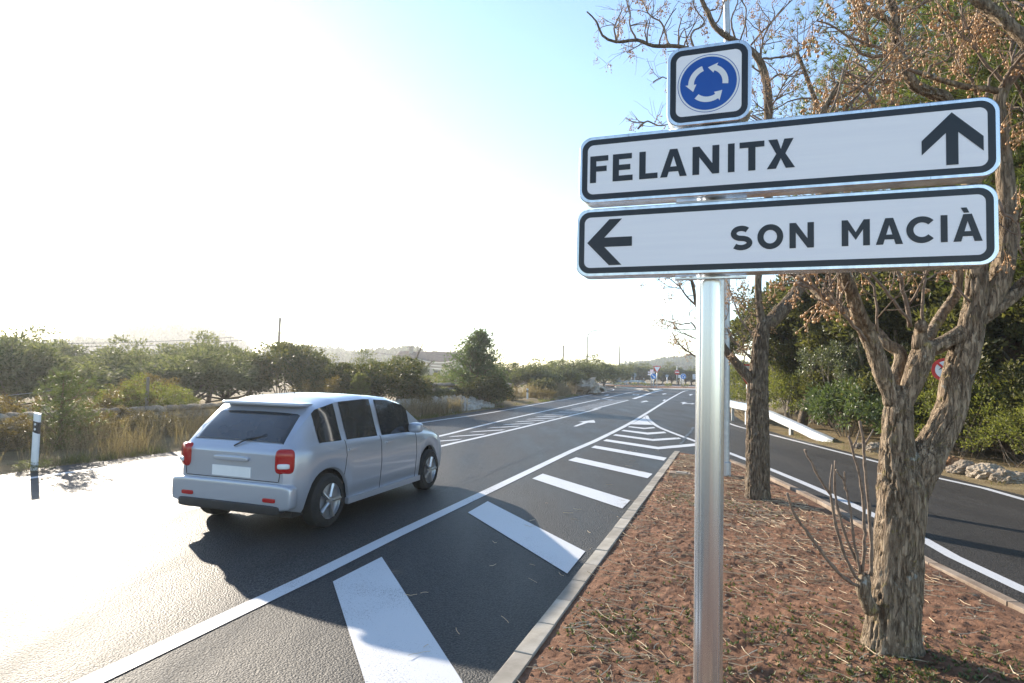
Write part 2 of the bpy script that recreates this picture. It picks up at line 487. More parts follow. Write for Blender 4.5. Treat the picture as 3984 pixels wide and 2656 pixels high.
def carpaint():
    m, t, b, o = nodes_of("silver_car_paint")
    tc = t.nodes.new("ShaderNodeTexCoord")
    n = noise(t, 900, 2, tc.outputs["Object"])
    r = ramp(t, (.34, .37, .44), (.44, .47, .54)); t.links.new(n.outputs[0], r.inputs[0]); t.links.new(r.outputs[0], b.inputs["Base Color"])
    b.inputs["Metallic"].default_value = .45; b.inputs["Roughness"].default_value = .32
    b.inputs["Coat Weight"].default_value = .7; b.inputs["Coat Roughness"].default_value = .06
    return m
for _m in (MAT["kerb"], MAT["kerb_old"], MAT["stone"]):          # each stone its own tone
    _t = _m.node_tree; _b = _t.nodes["Principled BSDF"]; _l = _b.inputs["Base Color"].links[0].from_socket
    _o = _t.nodes.new("ShaderNodeObjectInfo"); _r = ramp(_t, (.74, .72, .70), (1.12, 1.12, 1.1), 0, 1)
    _t.links.new(_o.outputs["Random"], _r.inputs[0]); _t.links.new(mixc(_t, 1.0, _l, _r.outputs[0], 'MULTIPLY'), _b.inputs["Base Color"])
MAT["car"] = carpaint()
def carglass(tint, name):
    m, t, b, o = nodes_of(name)
    tc = t.nodes.new("ShaderNodeTexCoord")
    n = noise(t, 3, 2, tc.outputs["Object"]); r = ramp(t, (.02, .024, .03), (.03, .035, .042)); t.links.new(n.outputs[0], r.inputs[0]); t.links.new(r.outputs[0], b.inputs["Base Color"])
    b.inputs["Roughness"].default_value = .03; b.inputs["Specular IOR Level"].default_value = .7
    tr = t.nodes.new("ShaderNodeBsdfTransparent"); tr.inputs[0].default_value = (.55, .60, .62, 1)
    mx = t.nodes.new("ShaderNodeMixShader"); mx.inputs[0].default_value = tint
    t.links.new(b.outputs[0], mx.inputs[1]); t.links.new(tr.outputs[0], mx.inputs[2]); t.links.new(mx.outputs[0], o.inputs[0])
    return m
MAT["carglassdark"] = carglass(0.0, "car_rear_glass")
MAT["carglass"] = carglass(.14, "car_glass")

# ------------------------------------------------------------------ ground, roads, markings
def gp(L, z=0.0): return [G(p, z)[:2] for p in L]
ter = MB()
nx, ny = 120, 120
gx = np.concatenate([np.linspace(-1500, -60, 30), np.linspace(-55, 55, 60), np.linspace(60, 1500, 30)])
gy = np.concatenate([np.linspace(-300, -20, 15), np.linspace(-16, 70, 75), np.linspace(80, 2500, 30)])
XX, YY = np.meshgrid(gx, gy)
ZZ = -.06 + 0 * XX
w = len(gx)
idx = np.arange(len(gy) * w).reshape(len(gy), w)
ter.add(np.stack([XX, YY, ZZ], -1).reshape(-1, 3), np.stack([idx[:-1, :-1], idx[:-1, 1:], idx[1:, 1:], idx[1:, :-1]], -1).reshape(-1, 4))
tag(ter.obj("ground", MAT["earth"]), kind="structure")

LEFT = [(-14.2, -12), (-12.0, -2), (-9.9, 4)] + gp([z1(0, 1365), z1(300, 1316), z1(870, 1250)]) + gp([z5(0, 525), z5(700, 420), z5(1500, 315), z5(2100, 200)]) + gp([z3(0, 970), z3(430, 895)]) + [(10.2, 70), (6, 84), (-12, 100), (-30, 118)]
RIGHT = [(60, 125), (40, 95), (29, 80), (19, 57), (14.5, 42), (11, 31), (9.15, 24), (8.55, 19), (8.4, 14), (8.3, 11), (8.25, 6), (8.3, -12)]
mr = MB(); sheet(mr, LEFT + RIGHT, 0.0)
tag(mr.obj("road", MAT["asphalt"]), kind="structure")
rr = MB()
sheet(rr, [(4.2, -12), (4.2, 5.1), (4.4, 7.5), (4.68, 9.4), (4.85, 12.5), (4.45, 14.9), (5.15, 17.3), (6.1, 21.0), (7.4, 25.5), (9.1, 24), (8.5, 19), (8.35, 14), (8.25, 11), (8.2, 6), (8.25, -12)], .003)
tag(rr.obj("slip_road", MAT["asphalt_old"]), kind="structure")

ls = MB()
rep_main = [(-5.2, -4.0), (-3.42, .6)] + gp([z7(0, 735), z7(490, 492), z7(1000, 250), z7(1520, 0)]) + gp([z4(770, 948), z4(1270, 697), z4(1530, 540), z4(1900, 312)])
sheet(ls, [(-12.1, -4)] + [(a + .55, b) for a, b in LEFT[1:-4]] + [(13.8, 52)] + rep_main[::-1], .003)
tag(ls.obj("lane_surface", MAT["asphalt_worn"]), kind="structure")
def line(name, pts, w, z=.0058, step=.8):
    mb = MB(); strip(mb, pts, w, z, step)
    return tag(mb.obj(name, MAT["paint"]), kind="structure")
MAIN = [(-5.2, -4.0), (-3.42, .6)] + gp([z7(0, 735), z7(490, 492), z7(1000, 250), z7(1520, 0)]) + gp([z4(770, 948), z4(1270, 697), z4(1530, 540), z4(1900, 312), z4(2080, 222), z4(2200, 210)])
line("lane_line", MAIN, .16)
CLOW = [(-6.65, 0), (-3.3, 9.7)] + gp([z5(0, 955), z5(690, 795), z5(1390, 630), z5(2352, 395)]) + gp([z3(400, 1150), z3(960, 1005)])
CUP = [(-7.3, 0), (-4.25, 9.7)] + gp([z5(0, 805), z5(700, 630), z5(1390, 470), z5(2352, 262)]) + gp([z3(540, 990), z3(900, 905), z3(1150, 857)])
line("centre_line", CLOW, .14); line("centre_line", CUP, .14)
line("edge_line", [(-12.4, -8), (-9.6, 2.5)] + gp([(127, 1859), (485, 1808), (765, 1770)]) + gp([z5(0, 572), z5(800, 455), z5(1650, 300)]) + gp([z3(0, 995), z3(400, 920), z3(650, 870), z3(735, 850), z3(700, 828), z3(560, 812)]), .13)
line("edge_line", [(4.62, -10), (4.6, 0)] + gp([(3984, 2297), (3588, 2097), (3174, 1900), (2844, 1765)]) + [(5.12, 17.0), (5.1, 19.2), (5.16, 21.6)] + gp([z4(1600, 668), z4(1545, 620), z4(1530, 575)]), .14)
line("edge_line", [(7.95, -10), (7.95, 5)] + gp([(3984, 1944), (3830, 1900), (3630, 1856), (3424, 1800), (2988, 1688), (2844, 1650)]) + [(9.6, 29), (12.2, 37)], .13)
line("edge_line", gp([z3(1040, 985), z3(1160, 945), z3(1255, 910), z3(1390, 872), z3(1490, 848)]), .3)
mk = MB()
def poly(px, z=.0058): sheet(mk, gp(px), z)
poly([(1295, 2264), (1485, 2168), (1800, 2656), (1760, 3300), (1500, 3300), (1420, 2656)])
poly([z7(912, 360), z7(1025, 295), z7(1583, 583), z7(1480, 710)])
poly([z7(1280, 165), z7(1340, 137), z7(1840, 290), z7(1795, 337)])
poly([z7(1485, 60), z7(1530, 43), z7(1968, 138), z7(1940, 163)])
poly([z4(735, 1035), z4(790, 1005), z4(1815, 1180), z4(1775, 1222)])
poly([z4(905, 938), z4(955, 915), z4(1695, 1025), z4(2250, 972), z4(2250, 1010), z4(1690, 1060)])
poly([z4(1045, 860), z4(1085, 842), z4(1610, 912), z4(1990, 888), z4(2030, 910), z4(1620, 940)])
poly([z4(1165, 795), z4(1200, 780), z4(1540, 820), z4(1780, 805), z4(1812, 826), z4(1545, 848)])
poly([z4(1258, 740), z4(1285, 728), z4(1500, 752), z4(1630, 738), z4(1655, 755), z4(1495, 770)])
poly([z4(1300, 700), z4(1470, 612), z4(1500, 585), z4(1515, 620), z4(1560, 668), z4(1620, 708)])
# chevrons between the centre lines
hl = [(-1.82, 16.62), (-1.34, 18.06), (-.89, 19.44), (-.42, 20.77), (0, 22.12), (.4, 23.43), (.8, 24.73), (1.19, 25.92), (1.57, 27.21)]
hr = [(-1.29, 16.17), (-.71, 17.66), (-.17, 19.14), (.33, 20.57), (.85, 21.96), (1.32, 23.36), (1.8, 24.62), (2.26, 25.93), (2.75, 27.38)]
for k in range(1, 7):
    hl.insert(0, (-1.82 - .475 * k, 16.62 - 1.42 * k)); hr.insert(0, (-1.29 - .555 * k, 16.17 - 1.5 * k))
for k in range(1, 13):
    hl.append((1.57 + .42 * k, 27.21 + 1.28 * k)); hr.append((2.75 + .475 * k, 27.38 + 1.4 * k))
for (ax, ay), (bx, by) in zip(hl, hr[1:]):
    d = np.array([bx - ax, by - ay]); a0 = np.array([ax, ay]) + d * .1; b0 = np.array([ax, ay]) + d * .93
    h = .27
    sheet(mk, [(a0[0] + .03, a0[1]), (b0[0], b0[1] - h * .2), (b0[0] + .13, b0[1] + h), (a0[0] + .16, a0[1] + h * 1.1)], .0058)
poly([z4(480, 730), z4(625, 672), z4(550, 667), z4(775, 638), z4(795, 678), z4(693, 676), z4(528, 731)])
poly([z8(655, 1325), z8(745, 1304), z8(650, 1293), z8(820, 1270), z8(880, 1300), z8(800, 1300), z8(690, 1328)])
poly([z8(1255, 1103), z8(1300, 1090), z8(1235, 1080), z8(1350, 1068), z8(1385, 1086), z8(1325, 1090), z8(1285, 1105)])
poly([z8(2010, 1128), z8(2030, 1112), z8(1980, 1105), z8(2060, 1090), z8(2120, 1107), z8(2070, 1112), z8(2045, 1130)])
poly([z8(1800, 1370), z8(1830, 1332), z8(1745, 1326), z8(1870, 1310), z8(1970, 1337), z8(1890, 1338), z8(1885, 1346), z8(2090, 1350), z8(2085, 1340), z8(2168, 1358), z8(2070, 1374), z8(2075, 1362), z8(1850, 1357), z8(1840, 1372)])
poly([z8(415, 1110), z8(480, 1092), z8(480, 1104), z8(555, 1108), z8(600, 1098), z8(632, 1108), z8(590, 1120), z8(480, 1114)])
poly([z8(1265, 1275), z8(1310, 1240), z8(1365, 1245), z8(1320, 1280)])
poly([z3(580, 935), z3(640, 918), z3(672, 920), z3(640, 934)])
poly([z3(530, 992), z3(600, 996), z3(760, 1000), z3(700, 1006)], .009)
tag(mk.obj("road_marking", MAT["paint"]), kind="structure")

MAT["tar"] = M("tar_seam", (.008, .008, .009), (.014, .014, .015), 8, rough=.5)
def crack(pts, w, seed, z=.0072, mat="tar", name="road_crack"):
    g = np.random.default_rng(seed); P = np.array([[p[0], p[1], 0] for p in pts], float)
    P, _ = resample(P, np.zeros(len(P)), .12)
    P[:, :2] += np.cumsum(g.normal(0, .012, (len(P), 2)), 0) * .6 + g.normal(0, .012, (len(P), 2))
    T = np.gradient(P, axis=0); T /= np.linalg.norm(T, axis=1)[:, None]; N_ = np.stack([-T[:, 1], T[:, 0], 0 * T[:, 0]], 1)
    ww = w * g.uniform(.3, 1.2, len(P))[:, None]
    V = np.vstack([P + N_ * ww, P - N_ * ww]); V[:, 2] = z; n = len(P)
    mb = MB(); mb.add(V, [[i, n + i, n + i + 1, i + 1] for i in range(n - 1)])
    tag(mb.obj(name, MAT[mat]), kind="structure")
crack(gp([z4(2010, 985), z4(2060, 930), z4(2100, 870), z4(2160, 800), z4(2200, 740)]), .05, 1)
crack(gp([z4(2060, 930), z4(1980, 890), z4(1930, 900)]), .02, 2)
crack([(a - .55 - .02 * k, b) for k, (a, b) in enumerate(gp([z7(0, 735), z7(490, 492), z7(1000, 250), z7(1520, 0)]))], .006, 3)
crack([(-1.4, 8.5), (.4, 13), (2.4, 18.2), (4.6, 25)], .006, 4)
crack(gp([(3300, 1850), (3500, 1930), (3700, 2030)]), .008, 5)
# ------------------------------------------------------------------ planted island: soil, kerb
KZ = .08
def kx(y): return -.019 + .36 * (y - 3.67)             # road edge of the kerb
def soilmesh():
    mb = MB()
    ys = np.concatenate([np.linspace(-6, 1.8, 40), 1.8 * np.exp(np.linspace(0, math.log(13.9 / 1.8), 430))])
    xr = np.interp(ys, [-12, 5.0, 7.2, 9.0, 12.2, 13.4, 13.9], [4.02, 4.02, 4.22, 4.45, 4.62, 4.45, 3.98])
    xl = kx(ys) + .125
    xr = np.maximum(xr - .11, xl + .05)
    t = np.linspace(0, 1, 300)
    X = xl[:, None] + (xr - xl)[:, None] * t[None]
    Y = np.repeat(ys[:, None], 300, 1)
    edge = np.minimum(1, np.minimum(t, 1 - t) * 14)[None]
    hum = fbm(X * 1.1, Y * 1.1, None, 3, 3) * .045
    clod = fbm(X * 5, Y * 7, None, 9, 4, .6); clod = np.abs(clod) * .023
    fine = fbm(X * 22, Y * 22, None, 21, 4, .7) * .014
    Z = KZ - .02 + .02 * edge + (hum + clod + fine) * (.25 + .75 * edge)
    Z = Z + .05 * np.exp(-((X - 2.35) ** 2 + (Y - 3.9) ** 2) / .5)
    n, m = X.shape
    I = np.arange(n * m).reshape(n, m)
    mb.add(np.stack([X, Y, Z], -1).reshape(-1, 3), np.stack([I[:-1, :-1], I[:-1, 1:], I[1:, 1:], I[1:, :-1]], -1).reshape(-1, 4))
    return mb, (X, Y, Z)
smb, (SX, SY, SZ) = soilmesh()
tag(smb.obj("planting_bed", MAT["soil"], smooth=True), kind="structure")
def soilz(x, y):
    i = np.clip(np.searchsorted(SY[:, 0], y), 1, len(SY) - 1)
    x0, x1 = SX[i, 0], SX[i, -1]
    j = np.clip(((x - x0) / (x1 - x0) * (SX.shape[1] - 1)).astype(int), 0, SX.shape[1] - 1)
    return SZ[i, j]
kr = thing("kerb", "long pale concrete kerb between the hatched asphalt and the red soil bed", "kerb", (0, 3.67, 0))
kd = np.array([.36, 1.0]) / math.hypot(.36, 1.0)
def stone_mesh(L, W, H, seed, mt="kerb"):
    rng = np.random.default_rng(seed)
    mb = MB(); b = .004
    x, y = W / 2, L / 2
    V = [(-x, -y, 0), (x, -y, 0), (x, y, 0), (-x, y, 0), (-x, -y, H - b), (x, -y, H - b), (x, y, H - b), (-x, y, H - b), (-x + b, -y + b, H), (x - b, -y + b, H), (x - b, y - b, H), (-x + b, y - b, H)]
    V = np.array(V) + rng.normal(0, .0012, (12, 3))
    F = [[0, 3, 2, 1], [8, 9, 10, 11]] + [[i, (i + 1) % 4, 4 + (i + 1) % 4, 4 + i] for i in range(4)] + [[4 + i, 4 + (i + 1) % 4, 8 + (i + 1) % 4, 8 + i] for i in range(4)]
    mb.add(V, F)
    return mb.mesh("kerb_stone", MAT[mt])
KS = [stone_mesh(.469, .122, KZ + .06, s) for s in range(4)]
rng = random.Random(4)
k = 0
yy = -4.0
L0 = .478
ang = -math.atan(.36)
while yy < 14.0:
    o = link("kerb_stone", KS[k % 4], kr)
    c = np.array([kx(yy) + .061, yy])
    o.location = (c[0], c[1] - 3.67, -.06 + rng.uniform(-.003, .003))
    o.rotation_euler = (0, 0, ang + rng.uniform(-.004, .004))
    yy += L0 * kd[1]; k += 1
kr2 = thing("kerb", "low brownish kerb between the red soil bed and the shaded slip road", "kerb", (4.2, 5, 0))
KS2 = [stone_mesh(.995, .10, KZ + .045, s + 9, "kerb_old") for s in range(3)]
rp, _ = resample([(4.02, -8, 0), (4.02, 0, 0), (4.04, 5.0, 0), (4.24, 7.2, 0), (4.48, 9.0, 0), (4.64, 12.2, 0), (4.48, 13.6, 0), (4.1, 14.2, 0)], np.zeros(8), .1)
cum = np.concatenate([[0], np.cumsum(np.linalg.norm(np.diff(rp, axis=0), axis=1))])
for k in range(int(cum[-1])):
    a = np.array([np.interp(k + .5, cum, rp[:, 0]), np.interp(k + .5, cum, rp[:, 1])])
    a2 = np.array([np.interp(k + .6, cum, rp[:, 0]), np.interp(k + .6, cum, rp[:, 1])])
    o = link("kerb_stone", KS2[k % 3], kr2)
    o.location = (a[0] - 4.2, a[1] - 5, -.06)
    o.rotation_euler = (0, 0, math.atan2(a2[1] - a[1], a2[0] - a[0]) - math.pi / 2)
uc = thing("utility_cover", "small sunken concrete cover at the tip of the soil bed", "cover", G((2645, 1845), KZ) - np.array([0, 0, .012]))
mb = MB(); box(mb, (0, 0, .02), (.34, .26, .05), -.35); mb.obj("slab", MAT["kerb_old"], uc)
mb = MB(); box(mb, (.03, 0, .05), (.18, .16, .014), -.35); mb.obj("lid", MAT["kerb"], uc)

# ground cover and litter on the soil
rng = np.random.default_rng(5)
def in_bed(n, ylo=1.9, yhi=13.5, p=1.7, drift=0.0):
    if drift:                                          # things gather in drifts and leave bare patches
        x, y = in_bed(n * 3, ylo, yhi, p)
        k = np.argsort(-fbm(x * 1.3, y * 1.3, None, 44, 3) + rng.normal(0, 1 / drift, n * 3))[:n]
        return x[k], y[k]
    y = ylo + (yhi - ylo) * rng.random(n) ** p
    xl = kx(y) + .16; xr = np.interp(y, [0, 5.0, 7.2, 9.0, 12.2, 13.4, 13.9], [4.0, 4.0, 4.1, 4.3, 4.5, 4.3, 3.98]) - .15
    return xl + (xr - xl) * rng.random(n), y
def sticks(n, lens, r, lift, place):
    x, y, z = place
    mb = MB()
    ang = rng.uniform(0, math.pi, n); ang = np.where(rng.random(n) < .55, rng.normal(2.6, .45, n), ang)
    for i in range(n):
        L = rng.uniform(*lens); c = rng.normal(0, .35)
        t = np.linspace(-.5, .5, 5)
        a = ang[i] + c * t * 1.1
        px = np.cumsum(np.cos(a)) * L / 5; py = np.cumsum(np.sin(a)) * L / 5
        px -= px.mean(); py -= py.mean()
        tz = rng.normal(0, .12) * t * L
        P = np.stack([x[i] + px, y[i] + py, z[i] + lift + np.abs(tz) + .004 * (1 - 4 * t * t)], 1)
        tube(mb, P, r * rng.uniform(.7, 1.3), 3, False)
    return mb
x, y = in_bed(3400, 2.4, 13.5, 1.15, 1.6)
mb = sticks(3400, (.05, .28), .0026, .006, (x, y, soilz(x, y)))
tag(mb.obj("leaf_stalk_litter", MAT["litter"]), kind="stuff")
n = 34
x = rng.uniform(-.6, 3.2, n); y = rng.uniform(3.5, 15, n); x = np.minimum(x + (y - 4) * .25, kx(y) - .05 - rng.random(n) * 1.2)
mb = sticks(n, (.05, .2), .0022, .011, (x, y, 0 * x))
tag(mb.obj("stalk_litter_on_asphalt", MAT["litter"]), kind="stuff")
def chips(n, x, y, z, s, m, name):
    mb = MB()
    V0, F0 = ICO0
    sc = rng.uniform(s[0], s[1], n) * rng.random(n) ** .6 + s[0] * .5
    V = V0[None] * sc[:, None, None] * rng.uniform(.6, 1.3, (n, 1, 3)) * rng.uniform(.8, 1.2, (n, 12, 1))
    V = V + np.stack([x, y, z], 1)[:, None]
    F = (F0[None] + (np.arange(n) * 12)[:, None, None]).reshape(-1, 3)
    mb.add(V.reshape(-1, 3), F)
    return tag(mb.obj(name, m), kind="stuff")
x, y = in_bed(4200, p=2.0)
chips(4200, x, y, soilz(x, y) + .002, (.004, .013), MAT["soil"], "soil_crumbs")
x, y = in_bed(900, p=2.2)
chips(900, x, y, soilz(x, y) + .003, (.004, .014), MAT["stone"], "pebbles")
def leafcards(mb, C, D, Nn, L, W, fold=.25):
    """C centres, D directions along the leaf, Nn normals"""
    D = D / (np.linalg.norm(D, axis=1)[:, None] + 1e-9)
    S_ = np.cross(D, Nn); S_ /= np.linalg.norm(S_, axis=1)[:, None] + 1e-9
    U = np.cross(S_, D)
    n = len(C)
    L = np.asarray(L).reshape(-1, 1); W = np.asarray(W).reshape(-1, 1)
    V = np.stack([C, C + D * L * .45 + S_ * W + U * W * fold, C + D * L, C + D * L * .45 - S_ * W + U * W * fold], 1).reshape(-1, 3)
    b = np.arange(n)[:, None] * 4
    mb.add(V, np.concatenate([b + np.array([[0, 1, 2]]), b + np.array([[0, 2, 3]])]))
x, y = in_bed(1100, 1.9, 13, 1.5, 5.0)
x[:350] = 2.3 + rng.normal(0, .45, 350); y[:350] = 3.75 + rng.normal(0, .4, 350)
ok = (x > kx(y) + .17) & (x < 3.9) & (y > 1.9); x, y = x[ok], y[ok]
a_ = rng.uniform(0, 6.28, len(x)); mb = MB()
leafcards(mb, np.stack([x, y, soilz(x, y) + .006], 1), np.stack([np.cos(a_), np.sin(a_), rng.normal(.05, .2, len(x))], 1), np.tile([0, 0, 1.0], (len(x), 1)) + rng.normal(0, .3, (len(x), 3)), rng.uniform(.02, .05, len(x)), rng.uniform(.006, .014, len(x)))
tag(mb.obj("fallen_leaves", MAT["deadleaf"]), kind="stuff")
# low weeds in patches
cx = np.array([A(2700, 1870, 8.6)[0], 2.2, 2.0, 1.4, .9, 3.0, 1.9, 3.2, 1.1])
cy = np.array([8.6, 3.45, 4.2, 3.3, 4.2, 3.6, 5.2, 8.0, 3.0])
k = rng.choice(len(cx), 1900, p=np.array([2, 6, 3, 1, 3, 3, 1, 1, 3]) / 23)
x = cx[k] + rng.normal(0, .33, 1900); y = cy[k] + rng.normal(0, .3, 1900)
ok = (x > kx(y) + .17) & (x < 3.9) & (y > 1.9)
x, y = x[ok], y[ok]
z = soilz(x, y)
mb = MB()
for q in range(5):
    a = rng.uniform(0, 6.28, len(x))
    D = np.stack([np.cos(a), np.sin(a), rng.uniform(.3, 1.6, len(x))], 1)
    leafcards(mb, np.stack([x, y, z - .003], 1), D, np.tile([0, 0, 1.0], (len(x), 1)) + rng.normal(0, .2, (len(x), 3)), rng.uniform(.015, .04, len(x)), rng.uniform(.003, .008, len(x)))
tag(mb.obj("ground_cover_weeds", MAT["weed"]), kind="stuff")

# ------------------------------------------------------------------ direction sign
SA = rad(19.0)
su = np.array([math.cos(SA), -math.sin(SA), 0]); sn = np.array([math.sin(SA), math.cos(SA), 0])   # along the board; away from the viewer
p0 = ray(2765, 800); p0 = p0 / p0[1] * 3.0
SC = float(sn @ np.array([p0[0], p0[1], 0]))
def bw(u, v, d=0.0):                                   # board coordinates -> world; d behind the face
    return su * u + sn * (SC + d) + np.array([0, 0, v])
PU = -.068
pc = bw(PU, 0, .175)
sg = thing("direction_sign", "roadside direction sign reading FELANITX and SON MACIÀ on an aluminium post", "road sign", (pc[0], pc[1], 0))
def fpoly(mb, pts, d):                                 # flat polygon on a board
    P = [Vector((p[0], p[1], 0)) for p in pts]
    V = [bw(p.x, p.y, d) for p in P]
    for t in tessellate_polygon([P]):
        a, b, c = [P[k] for k in t]
        cr = (b.x - a.x) * (c.y - a.y) - (b.y - a.y) * (c.x - a.x)
        t = t if cr > 0 else (t[0], t[2], t[1])
        mb.add([V[i] for i in t], [[0, 1, 2]])
def rrect(u0, u1, v0, v1, r, n=8):
    out = []
    for cx_, cy_, a0 in ((u1 - r, v1 - r, 0), (u0 + r, v1 - r, 90), (u0 + r, v0 + r, 180), (u1 - r, v0 + r, 270)):
        for k in range(n + 1):
            a = rad(a0 + 90 * k / n); out.append((cx_ + r * math.cos(a), cy_ + r * math.sin(a)))
    return out
def ring(mb, A_, B_, d):
    n = len(A_)
    V = [bw(*p, d) for p in A_] + [bw(*p, d) for p in B_]
    mb.add(V, [[i, (i + 1) % n, n + (i + 1) % n, n + i] for i in range(n)])
def board(u0, u1, v0, v1, r, name="sign_board", depth=.10):
    mb = MB()
    L = [(rrect(u0 + .004, u1 - .004, v0 + .004, v1 - .004, r - .004), 0.0), (rrect(u0, u1, v0, v1, r), .004), (rrect(u0, u1, v0, v1, r), depth - .002), (rrect(u0 + .02, u1 - .02, v0 + .02, v1 - .02, r - .02), depth), (rrect(u0 + .02, u1 - .02, v0 + .02, v1 - .02, r - .02), depth - .02)]
    n = len(L[0][0])
    V = [bw(*p, d) for l, d in L for p in l]
    F = [[k * n + i, k * n + (i + 1) % n, (k + 1) * n + (i + 1) % n, (k + 1) * n + i] for k in range(len(L) - 1) for i in range(n)]
    F = [f[::-1] for f in F]
    mb.add(V, F)
    fpoly(mb, L[0][0], 0.0)
    back = MB(); 
    P = [Vector((p[0], p[1], 0)) for p in L[-1][0]]
    V = [bw(p.x, p.y, depth - .02) for p in P]
    for t in tessellate_polygon([P]): mb.add([V[i] for i in t], [[0, 1, 2]])
    # horizontal stiffening groove lines of the box section on the back
    b = part(name, mb, MAT["alu"], sg, True, 30)
    for su_ in (u0 + (u1 - u0) * .14, u0 + (u1 - u0) * .86):
        for va, vb in ((v1 - .0165, v1 + .0008), (v0 - .0008, v0 + .0165)):
            seams = MB(); fpoly(seams, [(su_ - .0006, va), (su_ + .0006, va), (su_ + .0006, vb), (su_ - .0006, vb)], -.0008)
            part("seam", seams, MAT["black"], b)
    f = MB(); ri = .017; th = .029
    inner = rrect(u0 + ri + th, u1 - ri - th, v0 + ri + th, v1 - ri - th, max(.02, r - ri - th + .01))
    fpoly(f, inner, -.0015)
    part("face", f, MAT["sheetw"], b)
    g = MB(); ring(g, rrect(u0 + ri, u1 - ri, v0 + ri, v1 - ri, r - ri + .006), inner, -.002)
    part("border", g, MAT["black"], b)
    rv = MB()
    return b
b_up = board(-.731, 1.123, 2.692, 3.045, .068)
b_lo = board(-.741, 1.112, 2.304, 2.661, .068)
b_up["label"] = "upper board with FELANITX and an arrow pointing up"; b_lo["label"] = "lower board with SON MACIÀ and an arrow pointing left"
b_sq = board(-.283, .120, 3.054, 3.459, .068, "pictogram_panel")
LD = -.003
def letter(polys, brd, name="letter"):
    mb = MB()
    for p in polys: fpoly(mb, p, LD)
    return part(name, mb, MAT["black"], brd)
def rect(x0, x1, y0, y1): return [(x0, y0), (x1, y0), (x1, y1), (x0, y1)]
def glyph(ch, x0, x1, y0, y1):
    w, h = x1 - x0, y1 - y0
    s = h * .228; e = h * .20
    if ch == 'I': return [rect(x0, x1, y0, y1)]
    if ch == 'L': return [rect(x0, x0 + s, y0, y1), rect(x0 + s, x1, y0, y0 + e)]
    if ch == 'F': return [rect(x0, x0 + s, y0, y1), rect(x0 + s, x1, y1 - e, y1), rect(x0 + s, x1 - w * .08, y0 + h * .415, y0 + h * .615)]
    if ch == 'E': return [rect(x0, x0 + s, y0, y1), rect(x0 + s, x1 - w * .05, y1 - e, y1), rect(x0 + s, x1 - w * .12, y0 + h * .40, y0 + h * .60), rect(x0 + s, x1, y0, y0 + e)]
    if ch == 'T':
        m = (x0 + x1) / 2; return [rect(x0, x1, y1 - e, y1), rect(m - s / 2, m + s / 2, y0, y1 - e)]
    if ch == 'N': return [[(x0, y0), (x0 + s, y0), (x0 + s, y0 + h * .62), (x1 - s, y0), (x1, y0), (x1, y1), (x1 - s, y1), (x1 - s, y0 + h * .37), (x0 + s, y1), (x0, y1)]]
    if ch == 'M':
        m = (x0 + x1) / 2
        return [[(x0, y0), (x0 + s, y0), (x0 + s, y0 + h * .62), (m, y0 + h * .22), (x1 - s, y0 + h * .62), (x1 - s, y0), (x1, y0), (x1, y1), (x1 - s * .9, y1), (m, y0 + h * .52), (x0 + s * .9, y1), (x0, y1)]]
    if ch == 'X':
        m, c = (x0 + x1) / 2, (y0 + y1) / 2; t = s * 1.25; g = s * .62
        return [[(x0, y0), (x0 + t, y0), (m, c - h * .16), (x1 - t, y0), (x1, y0), (m + g, c), (x1 - w * .05, y1), (x1 - w * .05 - t, y1), (m, c + h * .16), (x0 + w * .05 + t, y1), (x0 + w * .05, y1), (m - g, c)]]
    if ch == 'A':
        m = (x0 + x1) / 2; a = h * .13; yi = y0 + h * .74; b0, b1 = y0 + h * .19, y0 + h * .37
        xi = lambda y: (x0 + s * 1.06) + (m - x0 - s * 1.06) * (y - y0) / (yi - y0)
        lt = [(x0, y0), (x0 + s * 1.06, y0), (m, yi), (m, y1), (m - a, y1)]
        rt = [(2 * m - p[0], p[1]) for p in lt][::-1]
        return [lt, rt, [(xi(b0), b0), (2 * m - xi(b0), b0), (2 * m - xi(b1), b1), (xi(b1), b1)]]
    if ch in 'OC':
        cx_, cy_ = (x0 + x1) / 2, (y0 + y1) / 2; rx, ry = w / 2, h / 2; ix, iy = rx - s, ry - s
        if ch == 'C': cx_ = x0 + h * .50; rx = h * .50; ix = rx - s
        a0, a1 = (0, 360) if ch == 'O' else (42, 318)
        n = 36; out = []
        for k in range(n):
            p, q = rad(a0 + (a1 - a0) * k / n), rad(a0 + (a1 - a0) * (k + 1) / n)
            out.append([(cx_ + ix * math.cos(p), cy_ + iy * math.sin(p)), (cx_ + rx * math.cos(p), cy_ + ry * math.sin(p)), (cx_ + rx * math.cos(q), cy_ + ry * math.sin(q)), (cx_ + ix * math.cos(q), cy_ + iy * math.sin(q))])
        return out
    if ch == 'S':
        t = s * .95; sp = []
        m = (x0 + x1) / 2
        rx = w / 2 - t / 2; r1 = (h * .49 - t / 2) / 2 + t * .06; r2 = (h - t - 2 * r1) / 2
        c1, c2 = y1 - t / 2 - r1, y0 + t / 2 + r2
        for k in range(15): a = rad(38 + (252 - 38) * k / 14); sp.append((m + rx * .93 * math.cos(a), c1 + r1 * math.sin(a)))
        for k in range(15): a = rad(72 - (72 + 142) * k / 14); sp.append((m + rx * math.cos(a), c2 + r2 * math.sin(a)))
        P = np.array(sp); T = np.gradient(P, axis=0); T /= np.linalg.norm(T, axis=1)[:, None]; N_ = np.stack([-T[:, 1], T[:, 0]], 1) * t / 2
        return [[tuple(P[i] + N_[i]), tuple(P[i] - N_[i]), tuple(P[i + 1] - N_[i + 1]), tuple(P[i + 1] + N_[i + 1])] for i in range(len(P) - 1)]
